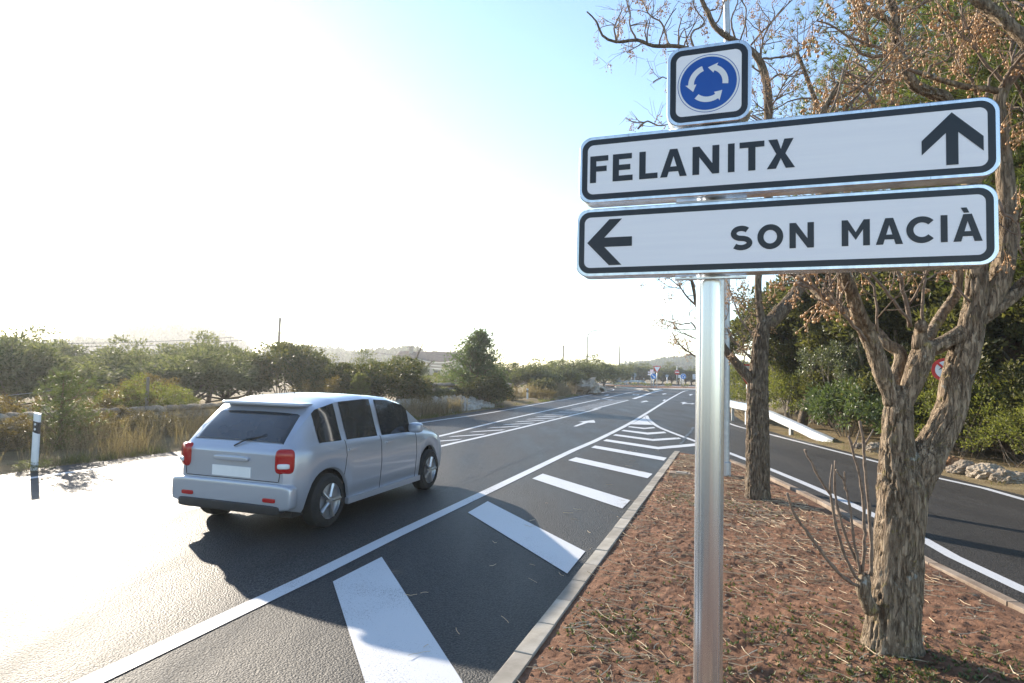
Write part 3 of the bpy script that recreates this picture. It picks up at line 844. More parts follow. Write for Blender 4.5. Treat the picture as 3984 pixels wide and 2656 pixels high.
for ch, a, b in (('F', -.671, -.576), ('E', -.552, -.449), ('L', -.416, -.324), ('A', -.311, -.181), ('N', -.154, -.0275), ('I', .0125, .0435), ('T', .066, .178), ('X', .189, .313)):
    letter(glyph(ch, a, b, 2.798, 2.940), b_up)
for ch, a, b in (('S', .025, .126), ('O', .148, .262), ('N', .289, .3935), ('M', .509, .6235), ('A', .647, .754), ('C', .767, .877), ('I', .898, .924), ('A', .945, 1.052)):
    letter(glyph(ch, a, b, 2.411, 2.531), b_lo)
letter([[(.973, 2.560), (.995, 2.560), (1.005, 2.537), (.985, 2.537)]], b_lo, "accent")
letter([[(.9445, 2.988), (.829, 2.870), (.829, 2.805), (.922, 2.898), (.922, 2.753), (.968, 2.753), (.968, 2.898), (1.061, 2.805), (1.061, 2.870)]], b_up, "arrow")
letter([[(-.680, 2.481), (-.565, 2.601), (-.500, 2.601), (-.590, 2.506), (-.448, 2.506), (-.448, 2.457), (-.590, 2.457), (-.500, 2.361), (-.565, 2.361)]], b_lo, "arrow")
cu, cv = -.0825, 3.257
def circ(r, n=64): return [(cu + r * math.cos(2 * math.pi * k / n), cv + r * math.sin(2 * math.pi * k / n)) for k in range(n)]
mb = MB(); ring(mb, circ(.1470), circ(.1440), -.0025); part("ring", mb, MAT["blue"], b_sq)
mb = MB(); ring(mb, circ(.1440), circ(.1350), -.0025); part("ring", mb, MAT["white"], b_sq)
mb = MB(); fpoly(mb, circ(.1350), -.0025); part("disc", mb, MAT["blue"], b_sq)
for a0 in (-8, 108, 228):
    mb = MB(); n = 14; span = 74
    for k in range(n):
        p, q = rad(a0 + span * k / n), rad(a0 + span * (k + 1) / n)
        fpoly(mb, [(cu + .068 * math.cos(p), cv + .068 * math.sin(p)), (cu + .0955 * math.cos(p), cv + .0955 * math.sin(p)), (cu + .0955 * math.cos(q), cv + .0955 * math.sin(q)), (cu + .068 * math.cos(q), cv + .068 * math.sin(q))], -.0035)
    a = rad(a0 + span - 2); tp = rad(a0 + span + 25)
    fpoly(mb, [(cu + .056 * math.cos(a), cv + .056 * math.sin(a)), (cu + .109 * math.cos(a), cv + .109 * math.sin(a)), (cu + .080 * math.cos(tp), cv + .080 * math.sin(tp))], -.0042)
    part("arrow", mb, MAT["white"], b_sq)
# ribbed aluminium post
mb = MB(); NS = 144; th = np.arange(NS) / NS * 2 * math.pi
prof = .070 + .0009 * np.sin(th * 10)
for g0 in (28, 118, 208, 298): prof = prof - .0075 * (np.abs((np.degrees(th) - g0 + 180) % 360 - 180) < 2.6)      # clamp grooves of the profile
V = []
for zz in (-.3, 1.0, 2.2, 3.42): V += [(pc[0] + prof[i] * math.cos(t), pc[1] + prof[i] * math.sin(t), zz) for i, t in enumerate(th)]
mb.add(V, [[k * NS + i, k * NS + (i + 1) % NS, (k + 1) * NS + (i + 1) % NS, (k + 1) * NS + i] for k in range(3) for i in range(NS)])
part("post", mb, MAT["alu"], sg, True, 25)
for v in (2.36, 2.60, 2.75, 2.99, 3.12, 3.39):
    mb = MB()
    c = bw(PU, v, .175)
    lathe(mb, (c[0], c[1], v - .02), [(.0735, 0), (.079, 0), (.079, .04), (.0735, .04)], 24)
    box(mb, bw(PU, v, .106), (.22, .012, .04), -SA)
    part("clamp", mb, MAT["galv"], sg)
# little angle brackets peeping out under the boards
for v in (2.304 - .012, 2.692 - .012):
    mb = MB(); box(mb, bw(PU, v, .085), (.34, .05, .008), -SA); part("bracket", mb, MAT["alu"], sg)

# ------------------------------------------------------------------ melia trees
def fruit_cluster_mesh(seed):
    r = np.random.default_rng(seed)
    fr, stk = MB(), MB()
    L = r.uniform(.10, .17)
    main = np.array([[0, 0, 0], [.01, 0, -L * .3], [.015, .005, -L * .7], [.01, .01, -L]])
    tube(stk, main, .0014, 3, False)
    V0, F0 = ICO1
    for k in range(r.integers(9, 15)):
        t = r.uniform(.1, 1); p = main[0] + (main[3] - main[0]) * t
        a = r.uniform(0, 6.28); l = r.uniform(.02, .055)
        e = p + np.array([math.cos(a) * l, math.sin(a) * l, -l * r.uniform(.4, 1.2)])
        tube(stk, [p, (p + e) / 2 + [0, 0, .006], e], .0008, 3, False)
        rad_ = r.uniform(.0068, .0092)
        fr.add(V0 * rad_ * np.array([1, 1, 1.12]) + e - [0, 0, rad_], F0)
    fr.add2(np.concatenate(stk.v), [], np.concatenate(stk.f4))
    return fr.mesh("fruit_cluster", MAT["fruit"], True)
CLUSTERS = [fruit_cluster_mesh(s) for s in range(8)]

class Tree:
    def __init__(self, name, label, cat, base, barkm, seed, group=None):
        self.root = thing(name, label, cat, base, 0, group)
        self.base = np.array(base); self.rng = np.random.default_rng(seed); self.bark = barkm
        self.tw = MB(); self.ends = []; self.seed = seed
    def limb(self, pts, name="limb", sides=26, ridge=.006, step=.03):
        """pts: (px point, depth, width px)"""
        P = np.array([A(*p[0], p[1]) for p in pts]); R = np.array([p[2] * p[1] / FPX / 2 for p in pts])
        P, R = resample(P, R, step)
        mb = MB()
        R = R - ridge * .35
        tube(mb, P, R, sides, True, ridge, self.seed, .024)
        part(name, mb, self.bark, self.root, True)
        return P, R
    def twig(self, p, d, L, r, lvl, up=.25, fruit=.8):
        g = self.rng
        n = max(4, int(L / .07))
        P = [p]; d = d / np.linalg.norm(d)
        for i in range(n):
            d = d + g.normal(0, .16, 3) + np.array([0, 0, up * .12]); d /= np.linalg.norm(d)
            P.append(P[-1] + d * L / n)
        P = np.array(P)
        R = np.linspace(r, r * .55, n + 1)
        tube(self.tw, P, R, 6 if r > .006 else 4, True)
        if lvl > 0:
            for k in range(g.integers(2, 4)):
                i = g.integers(max(1, n // 3), n + 1)
                dd = (P[i] - P[i - 1]) / (L / n) + g.normal(0, .65, 3)
                self.twig(P[i], dd, L * g.uniform(.45, .75), max(.0025, R[i] * .7), lvl - 1, up, fruit)
        if lvl <= 1 and g.random() < fruit:
            for q in range(g.integers(1, 4)):
                self.ends.append(P[-1 - g.integers(0, min(3, n))] + g.normal(0, .01, 3))
    def sprout(self, P, R, count, L, lvl=2, t0=.35, up=.5, fruit=.8, away=None):
        g = self.rng
        for k in range(count):
            i = int((t0 + (1 - t0) * g.random()) * (len(P) - 2))
            d = g.normal(0, 1, 3); d[2] = abs(d[2]) + .3
            if away is not None: d = d + np.array(away)
            t = P[i + 1] - P[i]; t /= np.linalg.norm(t) + 1e-9
            d = d - t * (d @ t) * .6 + t * .5
            r = min(R[i] * .45, .013)
            self.twig(P[i] + d / np.linalg.norm(d) * R[i] * .6, d, L * g.uniform(.6, 1.2), r, lvl, up, fruit)
    def path(self, px, Y, r0, r1, fruit=3, spur=.3):
        """a hand placed thin branch"""
        Y = np.linspace(Y[0], Y[1], len(px)) if isinstance(Y, tuple) else [Y] * len(px)
        P = np.array([A(*p, yy) for p, yy in zip(px, Y)])
        P, R = resample(P, np.linspace(r0, r1, len(P)), .05)
        P = P + self.rng.normal(0, .004, P.shape)
        tube(self.tw, P, R, 7, True)
        for k in range(fruit):
            i = self.rng.integers(len(P) // 4, len(P))
            d = self.rng.normal(0, 1, 3); d[2] = abs(d[2]) * .7 + .1
            self.twig(P[i], d, spur * self.rng.uniform(.6, 1.3), max(.003, R[i] * .6), 1, .2, .95)
        return P, R
    def done(self, maxc=300):
        part("twigs", self.tw, MAT["twig"], self.root, True)["kind"] = "stuff"
        g = self.rng
        E = self.ends
        g.shuffle(E)
        for k, e in enumerate(E[:maxc]):
            o = link("fruit_cluster", CLUSTERS[k % 8], self.root)
            o.location = tuple(e - self.base)
            s = g.uniform(.8, 1.25)
            o.scale = (s, s, s); o.rotation_euler = (g.normal(0, .2), g.normal(0, .2), g.uniform(0, 6.28))
            fruits.append(o)
fruits = []
YA = 3.95
bA = G((3468, 2575), .07)
ta = Tree("melia_tree", "thick forked chinaberry tree with furrowed lichen bark in front of the slip road", "tree", (bA[0], bA[1], 0), MAT["bark"], 11)
def q(x, y, w, Y=YA): return (zq(x, y), Y, w)
ta.limb([((3460, 2640), YA, 290), ((3465, 2585), YA, 244), ((3468, 2530), YA, 206), ((3469, 2460), YA, 188), ((3477, 2340), YA, 178), ((3490, 2220), YA, 168), ((3499, 2100), YA, 166), ((3508, 1985), YA, 170), ((3508, 1900), YA, 168), ((3500, 1820), YA, 140), ((3494, 1750), YA, 116), ((3492, 1680), YA, 102), ((3496, 1600), YA, 100), ((3500, 1540), YA, 74), ((3506, 1500), YA, 40)], "trunk", 130, .0105, .012)
ta.limb([((3522, 2010), YA, 90), ((3545, 1900), YA, 132), q(1085, 1380, 134), q(1172, 1240, 114), q(1290, 1000, 104), q(1330, 800, 106), q(1368, 650, 108), q(1418, 500, 98), q(1450, 350, 86), q(1474, 200, 74), q(1476, 0, 74), ((3792, 800), YA, 66), ((3740, 560), YA, 58), ((3683, 395), YA - .1, 46), ((3620, 360), YA - .1, 42), ((3559, 332), YA - .1, 40), ((3527, 276), YA - .1, 37), ((3504, 198), YA, 36), ((3481, 120), YA, 34), ((3486, 60), YA, 32), ((3458, -20), YA, 30), ((3440, -260), YA, 24)], "trunk_fork", 100, .0095, .014)
l1 = ta.limb([q(870, 960, 60), q(850, 880, 58), q(800, 750, 66), q(750, 600, 62), q(700, 480, 58), q(640, 350, 54, 3.9), q(600, 230, 50, 3.85), q(555, 100, 46, 3.8), q(520, 5, 42, 3.75), ((3240, 900), 3.7, 38), ((3200, 700), 3.65, 34), ((3190, 480), 3.6, 26), ((3260, 330), 3.6, 18)], sides=44, ridge=.008, step=.02)
ta.limb([q(925, 1000, 66), q(960, 930, 66), q(1000, 850, 70), q(1055, 700, 82), q(1085, 610, 80), q(1110, 545, 70), (zq(1130, 520), YA, 50)], sides=44, ridge=.010, step=.02)
l2 = ta.limb([q(1085, 580, 60), q(1160, 562, 58), q(1300, 492, 58), q(1430, 402, 56), q(1560, 310, 54), q(1700, 205, 54), q(1815, 105, 50), ((4060, 1040), 3.8, 46), ((4130, 940), 3.7, 38)], sides=40, ridge=.009, step=.02)
ta.limb([q(1070, 560, 56), q(1062, 480, 50), q(1072, 425, 46), q(1080, 395, 45, YA - .06)], "cut_stub", 24, .004)
l3 = ta.limb([q(1120, 510, 36, 4.05), q(1175, 400, 40, 4.1), q(1240, 300, 38, 4.15), q(1325, 175, 36, 4.2), q(1345, 60, 32, 4.2), ((3735, 900), 4.2, 26)], sides=20)
l4 = ta.limb([q(885, 870, 46, 4.05), q(900, 760, 46, 4.1), q(935, 640, 48, 4.1), q(915, 575, 46, 4.12), q(830, 535, 42, 4.15), q(760, 450, 38, 4.2), q(600, 335, 34, 4.3), q(470, 262, 32, 4.4), q(370, 200, 30, 4.5), q(290, 120, 26, 4.6), q(240, 20, 22, 4.6)], sides=22)
l5 = ta.limb([q(1520, 330, 60), q(1570, 240, 70), q(1615, 140, 76), q(1660, 0, 78), ((3918, 860), YA, 70), ((3905, 620), YA, 56), ((3888, 400), YA, 44), ((3935, 300), YA, 40), ((3990, 190), YA, 38), ((4060, 60), YA, 30)], sides=30)
ta.limb([((4060, 250), 3.7, 46), ((3984, 152), 3.7, 46), ((3937, 106), 3.7, 45), ((3868, 46), 3.7, 44), ((3800, -5), 3.7, 40), ((3740, -80), 3.7, 34)], sides=20)
ta.limb([((3891, 360), 3.95, 26), ((3840, 345), 3.95, 25), ((3776, 341), 3.95, 24), ((3683, 318), 3.95, 22), ((3614, 295), 3.95, 20), ((3545, 272), 3.95, 17)], sides=16, ridge=.003)
l6 = ta.limb([((3481, 112), 3.95, 28), ((3448, 78), 3.95, 28), ((3370, 32), 3.95, 26), ((3315, -5), 3.95, 24), ((3230, -90), 3.95, 18)], sides=18, ridge=.003)
ta.path([zq(680, 505), zq(600, 400), zq(470, 270), zq(330, 140), zq(200, 60), zq(120, 15), (2990, 1000)], (3.9, 3.5), .011, .006, 14, .28)
ta.path([zq(1005, 410), zq(970, 340), zq(850, 180), zq(720, 20), (3330, 960)], (3.93, 3.7), .011, .007, 3)
ta.path([zq(1000, 400), zq(960, 200), zq(918, 10), (3480, 960)], (3.93, 3.8), .014, .009, 2)
ta.path([zq(1082, 370), zq(1090, 200), zq(1112, 10), (3610, 960)], (3.93, 3.85), .010, .007, 4)
ta.path([zq(755, 435), zq(757, 280), zq(735, 120), zq(690, 60), zq(650, 10)], 3.9, .009, .005, 4)
ta.path([zq(1430, 230), zq(1380, 180), zq(1310, 90), zq(1245, 0)], 3.9, .008, .006, 2)
# branches that show above and beside the boards
for px, Y in (([zt(1460, 620), zt(1250, 500), zt(1060, 370), zt(870, 310), zt(760, 240), zt(610, 160)], 3.7),
              ([zt(1250, 480), zt(1080, 470), zt(960, 450), zt(900, 380), zt(860, 310)], 3.75),
              ([zt(1050, 360), zt(1000, 230), zt(950, 110), zt(890, 10)], 3.8),
              ([zt(2200, 720), zt(2050, 560), zt(1930, 400), zt(1800, 260), zt(1720, 120), zt(1600, 0)], 4.1),
              ([zt(1960, 420), zt(1880, 260), zt(1820, 100), zt(1790, -20)], 4.1),
              ([zt(1940, 800), zt(1920, 680), zt(1830, 590), zt(1780, 480)], 4.0),
              ([zt(1530, 660), zt(1560, 550), zt(1690, 520), zt(1740, 400), zt(1690, 280)], 4.2),
              ([zt(1310, 180), zt(1400, 90), zt(1500, 30), zt(1560, -40)], 4.0),
              ([zt(1240, 880), zt(1250, 700), zt(1240, 560), zt(1270, 480)], 3.9),
              ([zt(1320, 650), zt(1250, 670), zt(1190, 690), zt(1100, 700)], 3.7),
              ([zt(1090, 900), zt(1020, 780), zt(1060, 640), zt(900, 520)], 3.6),
              ([zt(2300, 560), zt(2240, 420), zt(2280, 250), zt(2230, 90), zt(2180, 0)], 4.1),
              ([(3900, 560), (3930, 500), (3990, 470)], 4.0),
              ([(3880, 780), (3905, 830), (3960, 870), (3960, 960), (3985, 1010)], 3.8)):
    ta.path(px, Y, .012, .005, 7, .25)
ta.sprout(*l1, 10, .5, 2, .7); ta.sprout(*l6, 6, .5); ta.sprout(*l5, 7, .5, 2, .55); ta.sprout(*l4, 7, .4, 1, .6)
# root suckers beside the trunk
sk = MB()
for px, r0 in (([z6(1290, 915), z6(1180, 860), z6(1060, 740), z6(960, 600), z6(880, 490), z6(820, 400), z6(782, 285)], .011),
               ([z6(1285, 900), z6(1210, 790), z6(1150, 650), z6(1100, 470), z6(1070, 300), z6(990, 170), z6(905, 0)], .010),
               ([z6(1300, 840), z6(1230, 700), z6(1160, 540), z6(1110, 330), z6(1100, 180), z6(1103, 70)], .009),
               ([z6(1270, 820), z6(1235, 640), z6(1210, 440), z6(1170, 240), z6(1110, 130)], .008),
               ([z6(1068, 290), z6(1078, 180), z6(1085, 95)], .006), ([z6(1175, 260), z6(1165, 190), z6(1165, 145)], .006),
               ([z6(1280, 800), z6(1300, 600), z6(1290, 330), z6(1260, 150), z6(1220, 0), z9(1195, 1190)], .010),
               ([z6(1340, 830), z6(1345, 640), z6(1320, 300), z6(1300, 100), z9(1290, 1240), z9(1270, 1085)], .011), ([z9(1300, 1240), z9(1330, 1190), z9(1358, 1135)], .006), ([z9(1220, 1260), z9(1240, 1210), z9(1265, 1145)], .005)):
    dy_ = ta.rng.normal(-.05, .1)
    P = np.array([A(*p, 3.85 + dy_ * i_ / len(px)) for i_, p in enumerate(px)])
    P, R = resample(P, np.linspace(r0, r0 * .6, len(P)), .04)
    R = R * (1 + .35 * (np.arange(len(R)) % 3 == 0))
    tube(sk, P + ta.rng.normal(0, .002, P.shape), R, 7)
part("sucker_shoots", sk, MAT["twig"], ta.root, True)
mb = MB()
P = np.array([A(*z6(1345, 1060), 3.88), A(*z6(1300, 960), 3.86), A(*z6(1290, 880), 3.85), A(*z6(1310, 820), 3.86)])
P, R = resample(P, [.045, .04, .045, .02], .02); tube(mb, P, R, 16, True, .004, 3)
part("root_burl", mb, MAT["bark"], ta.root, True)
ta.done(180)

YB = 9.0
bB = G((2947, 1940), .06)
tb = Tree("melia_tree", "slimmer dark barked chinaberry tree right behind the direction sign post", "tree", (bB[0], bB[1], 0), MAT["bark_dark"], 23)
YB = bB[1]
def r_(x, y, w, Y=YB): return (zr(x, y), Y, w)
tb.limb([((2946, 1965), YB, 122), ((2946, 1938), YB, 100), ((2947, 1905), YB, 91), ((2948, 1815), YB, 87), r_(583, 1100, 79), r_(581, 900, 77), r_(590, 800, 71), r_(603, 600, 60), r_(622, 460, 54), r_(640, 400, 50)], "trunk", 80, .015, .025)
m1 = tb.limb([r_(630, 430, 46), r_(605, 340, 30), r_(590, 200, 27), r_(590, 60, 26), ((2975, 900), YB, 28), ((2990, 700), YB, 30), ((2989, 448), YB, 34), ((2985, 340), YB, 32), ((2955, 235), YB, 28), ((2900, 180), YB, 25), ((2830, 144), YB, 22), ((2776, 98), YB, 20), ((2754, 45), YB, 18), ((2731, 0), YB, 16), ((2700, -150), YB, 12)], sides=18, ridge=.006, step=.08)
m2 = tb.limb([r_(635, 430, 54), r_(700, 378, 56), r_(800, 272, 54), r_(870, 180, 48), r_(930, 80, 42), r_(1000, -20, 36), ((3200, 850), YB, 30), ((3240, 650), YB, 26), ((3200, 480), YB, 22), ((3150, 330), YB, 16), ((3100, 200), YB, 12)], sides=20, ridge=.01, step=.06)
m3 = tb.limb([r_(560, 880, 30), r_(520, 825, 36), r_(460, 755, 38), r_(400, 680, 34), r_(345, 622, 30), ((2790, 1310), YB, 26), ((2745, 1240), YB, 20), ((2711, 1188), YB, 14), ((2700, 1130), YB, 12), ((2680, 1050), YB, 10)], sides=16, ridge=.006, step=.06)
m4 = tb.limb([((2920, 190), YB, 18), ((2750, 205), YB, 17), ((2640, 180), YB, 16), ((2541, 178), YB, 14), ((2480, 155), YB, 13), ((2397, 163), YB, 12), ((2344, 137), YB, 10), ((2321, 83), YB, 8), ((2283, 45), YB, 6)], sides=10, ridge=.003, step=.08)
for px in ([(2475, 153), (2450, 100), (2452, 45), (2430, -20)], [(2600, 175), (2575, 90), (2530, 60), (2500, 0), (2490, -60)], [(2700, 195), (2690, 130), (2740, 90), (2700, 20), (2690, -80)],
           [(2860, 150), (2845, 80), (2868, 10), (2860, -80)], [zs(950, 230), zs(1040, 130), zs(1100, 60), zs(1160, 0), zs(1200, -60)], [zs(930, 190), zs(925, 110), zs(930, 95)], [zs(1000, 300), zs(1020, 180), zs(1070, 90), zs(1060, 20)],
           [zs(1040, 580), zs(990, 540), zs(960, 510)], [zs(1040, 420), zs(1090, 380), zs(1160, 390), zs(1240, 370)], [zs(1060, 590), zs(1030, 500), zs(1020, 350)], [zs(1010, 300), zs(1130, 290), zs(1210, 250), zs(1240, 190)],
           [(2500, 165), (2470, 185), (2440, 205)], [(2400, 163), (2390, 110), (2410, 60), (2430, 20)], [(2640, 180), (2650, 130), (2690, 100)],
           [(2690, 1090), (2640, 1070), (2590, 1050), (2560, 1090)], [(2711, 1190), (2670, 1150), (2640, 1110), (2600, 1080)], [(2760, 1420), (2713, 1392), (2660, 1355), (2630, 1320), (2614, 1290)], [(2760, 1320), (2711, 1280), (2690, 1255), (2650, 1262), (2600, 1250)],
           [(2712, 1318), (2680, 1305), (2640, 1290)], [zr(460, 750), zr(520, 560), zr(560, 440)], [zr(540, 680), zr(440, 580), zr(380, 520), zr(345, 440)], [zr(560, 500), zr(470, 400), zr(400, 230), zr(350, 90)], [zr(580, 360), zr(480, 280), zr(420, 180)],
           [(2480, 500), (2520, 470), (2560, 490), (2610, 480)], [(2540, 320), (2580, 300), (2640, 330)]):
    tb.path(px, YB + tb.rng.normal(0, .25), .016 if len(px) > 3 else .01, .006, 6, .38)
tb.sprout(*m1, 10, .8, 2, .45); tb.sprout(*m2, 13, .8, 2, .3); tb.sprout(*m4, 9, .5, 1, .3); tb.sprout(*m3, 6, .5, 1, .4)
tb.done(300)
for o in fruits: pass

# ------------------------------------------------------------------ foliage generators
def sph(rng, n):
    v = rng.normal(0, 1, (n, 3)); return v / np.linalg.norm(v, axis=1)[:, None]
def crown_mesh(name, mat, seed, R=(1, 1, 1), clumps=70, per=90, leaf=(.05, .016), cr=.26, flat=.75, hollow=.45, ragged=.25, droop=0.0, cz=None):
    """leaves in clumps; centre of the crown at z = R[2] unless cz; returns mesh and clump centres"""
    g = np.random.default_rng(seed)
    R = np.array(R, float)
    d = sph(g, clumps); d[:, 2] = np.where(d[:, 2] < -.35, -d[:, 2] * .5, d[:, 2])
    rr_ = hollow + (1 - hollow) * g.random(clumps) ** .6
    rr_ = rr_ * (1 + ragged * fbm(d[:, 0] * 2, d[:, 1] * 2, d[:, 2] * 2, seed, 2) * 1.6)
    C = d * rr_[:, None] * R
    C[:, 2] += R[2] if cz is None else cz
    C[:, 2] = np.maximum(C[:, 2], cr * min(R) * .5)
    k = np.repeat(np.arange(clumps), per)
    n = len(k)
    size = cr * min(R) * g.uniform(.65, 1.35, clumps)
    v = sph(g, n); off = v * (g.random(n) ** .42)[:, None] * size[k][:, None]
    off[:, 2] *= flat
    P = C[k] + off
    out = (P - np.array([0, 0, (R[2] if cz is None else cz) * .6])); out /= np.linalg.norm(out, axis=1)[:, None] + 1e-9
    D = v * .7 + out * .5 + g.normal(0, .45, (n, 3)) + np.array([0, 0, .25 - droop])
    N_ = out * .4 + g.normal(0, .6, (n, 3)) + np.array([0, 0, .5])
    L = leaf[0] * g.uniform(.65, 1.35, n); W = leaf[1] * g.uniform(.7, 1.3, n)
    mb = MB(); leafcards(mb, P, D, N_, L, W)
    return mb.mesh(name, mat), C
def stems_mesh(name, mat, C, seed, r=.03, n=14, base=(0, 0, -.1), trunk=None):
    g = np.random.default_rng(seed); mb = MB()
    base = np.array(base, float)
    top = base
    if trunk:
        top = np.array([g.normal(0, .08) * trunk, g.normal(0, .08) * trunk, trunk])
        P, R = resample([base, base * .5 + top * .5 + g.normal(0, .05 * trunk, 3) * [1, 1, 0], top], [r * 1.25, r, r * .8], .15)
        tube(mb, P, R, 10, True, r * .06, seed, .06)
    for c in C[g.permutation(len(C))[:n]]:
        m = top * .5 + c * .5 + g.normal(0, .12, 3) * np.linalg.norm(c - top)
        m[2] = max(m[2], .05)
        P, R = resample([top, m, c], [r * .5, r * .32, r * .1], .2)
        tube(mb, P, R, 5)
    return mb.mesh(name, mat, True)
def tufts(mb, C, D, g, n=16, L=.11, w=.0022, spread=.7):
    """needle tufts: thin triangles fanning out of C along D"""
    k = np.repeat(np.arange(len(C)), n)
    d = D[k] + g.normal(0, spread, (len(k), 3)); d /= np.linalg.norm(d, axis=1)[:, None]
    s = np.cross(d, g.normal(0, 1, (len(k), 3))); s /= np.linalg.norm(s, axis=1)[:, None]
    l = (L * g.uniform(.7, 1.25, len(k)))[:, None]
    b = C[k]
    V = np.stack([b - s * w, b + s * w, b + d * l], 1).reshape(-1, 3)
    mb.add(V, np.arange(len(k) * 3).reshape(-1, 3))
def pine_meshes(seed, H, Rw, shape, nb=60, per=26, needle=(.11, .0024, 14), crown0=.15, trunk_r=.1, matn="needle", lean=(0, 0), dense=1.0):
    """branches with needle tufts; shape(t) -> relative radius at height fraction t"""
    g = np.random.default_rng(seed)
    wood, nd = MB(), MB()
    tp = np.array([[0, 0, -.15], [lean[0] * .3, lean[1] * .3, H * .35], [lean[0] * .7, lean[1] * .7, H * .7], [lean[0], lean[1], H * .985]])
    P, R = resample(tp, [trunk_r * 1.2, trunk_r, trunk_r * .6, trunk_r * .12], .2)
    tube(wood, P, R, 14, True, trunk_r * .07, seed, .07)
    C, D = [], []
    for b in range(nb):
        t = crown0 + (1 - crown0) * (b + g.random()) / nb
        i = min(len(P) - 1, int(t * (len(P) - 1)))
        a = g.uniform(0, 6.283); rl = Rw * shape(t) * g.uniform(.65, 1.15) + .12
        rise = g.uniform(-.05, .45) + .5 * t
        e = P[i] + np.array([math.cos(a) * rl, math.sin(a) * rl, rise * rl])
        m = (P[i] + e) / 2 + np.array([0, 0, -.08 * rl]) + g.normal(0, .06 * rl, 3)
        Q, QR = resample([P[i], m, e], [max(.006, R[i] * .4), max(.005, R[i] * .25), .004], .12)
        tube(wood, Q, QR, 5)
        nt = int(per * dense * (.35 + rl / Rw))
        u = g.random(nt) ** .6
        j = (u * (len(Q) - 1)).astype(int)
        c = Q[j] + g.normal(0, 1, (nt, 3)) * (.07 + .16 * rl * u[:, None]) * np.array([1, 1, .6])
        d = (e - P[i]) / np.linalg.norm(e - P[i]) * .8 + (c - Q[j]) / (.12 * rl + .08) * .7 + np.array([0, 0, .55])
        C.append(c); D.append(d / np.linalg.norm(d, axis=1)[:, None])
    tufts(nd, np.concatenate(C), np.concatenate(D), g, needle[2], needle[0], needle[1])
    return wood.mesh("trunk", MAT["pinebark"], True), nd.mesh("crown", MAT[matn])

def plant(name, label, cat, loc, me_f, me_s, scale=1.0, rz=0.0, group=None, fname="foliage", sname="stem"):
    root = thing(name, label, cat, loc, rz, group)
    sc = (scale,) * 3 if np.isscalar(scale) else tuple(scale)
    f = link(fname, me_f, root); f.scale = sc
    if me_s is not None:
        s = link(sname, me_s, root); s.scale = sc
    return root
def at(px, Y, z=0.0):
    p = A(px, 1440, Y); return (p[0], p[1], z)
def lib(name, mat, seed, trunk=None, r=.03, n=14, bark="wood", **kw):
    me, C = crown_mesh(name, MAT[mat], seed, **kw)
    return me, stems_mesh("stem", MAT[bark], C, seed, r, n, trunk=trunk)

OLIVE = [lib("foliage", "olive", s, R=(1, 1, .85), clumps=125, per=95, leaf=(.085, .018), cr=.25, ragged=.35, cz=.85, trunk=.3, r=.05) for s in (1, 2, 3)]
LENT = [lib("foliage", "lentisk", s, R=(1, 1, .8), clumps=120, per=110, leaf=(.065, .02), cr=.24, ragged=.22, cz=.7, r=.03) for s in (4, 5)]
RUSS = [lib("foliage", "brownleaf", 6, R=(1, 1, .8), clumps=80, per=80, leaf=(.055, .018), cr=.2, ragged=.3, cz=.7, r=.03)]
LAUR = [lib("foliage", "laurel", 7, R=(1, 1, .85), clumps=75, per=60, leaf=(.115, .02), cr=.27, ragged=.25, cz=.75, r=.03, droop=.3)]
HOLM = [lib("crown", "holm", s, R=(1, 1, .9), clumps=150, per=110, leaf=(.07, .02), cr=.22, ragged=.3, cz=1.5, trunk=.7, r=.06, n=22) for s in (8, 9)]
GLNT = [lib("foliage", "glint", 10, R=(1, 1, .9), clumps=90, per=90, leaf=(.055, .013), cr=.18, ragged=.45, cz=1.0, trunk=.3, r=.025, n=24)]
FRSH = [lib("foliage", "freshleaf", s, R=(1, 1, .8), clumps=80, per=70, leaf=(.05, .014), cr=.2, ragged=.35, cz=.7, r=.02, n=20) for s in (12, 13)]

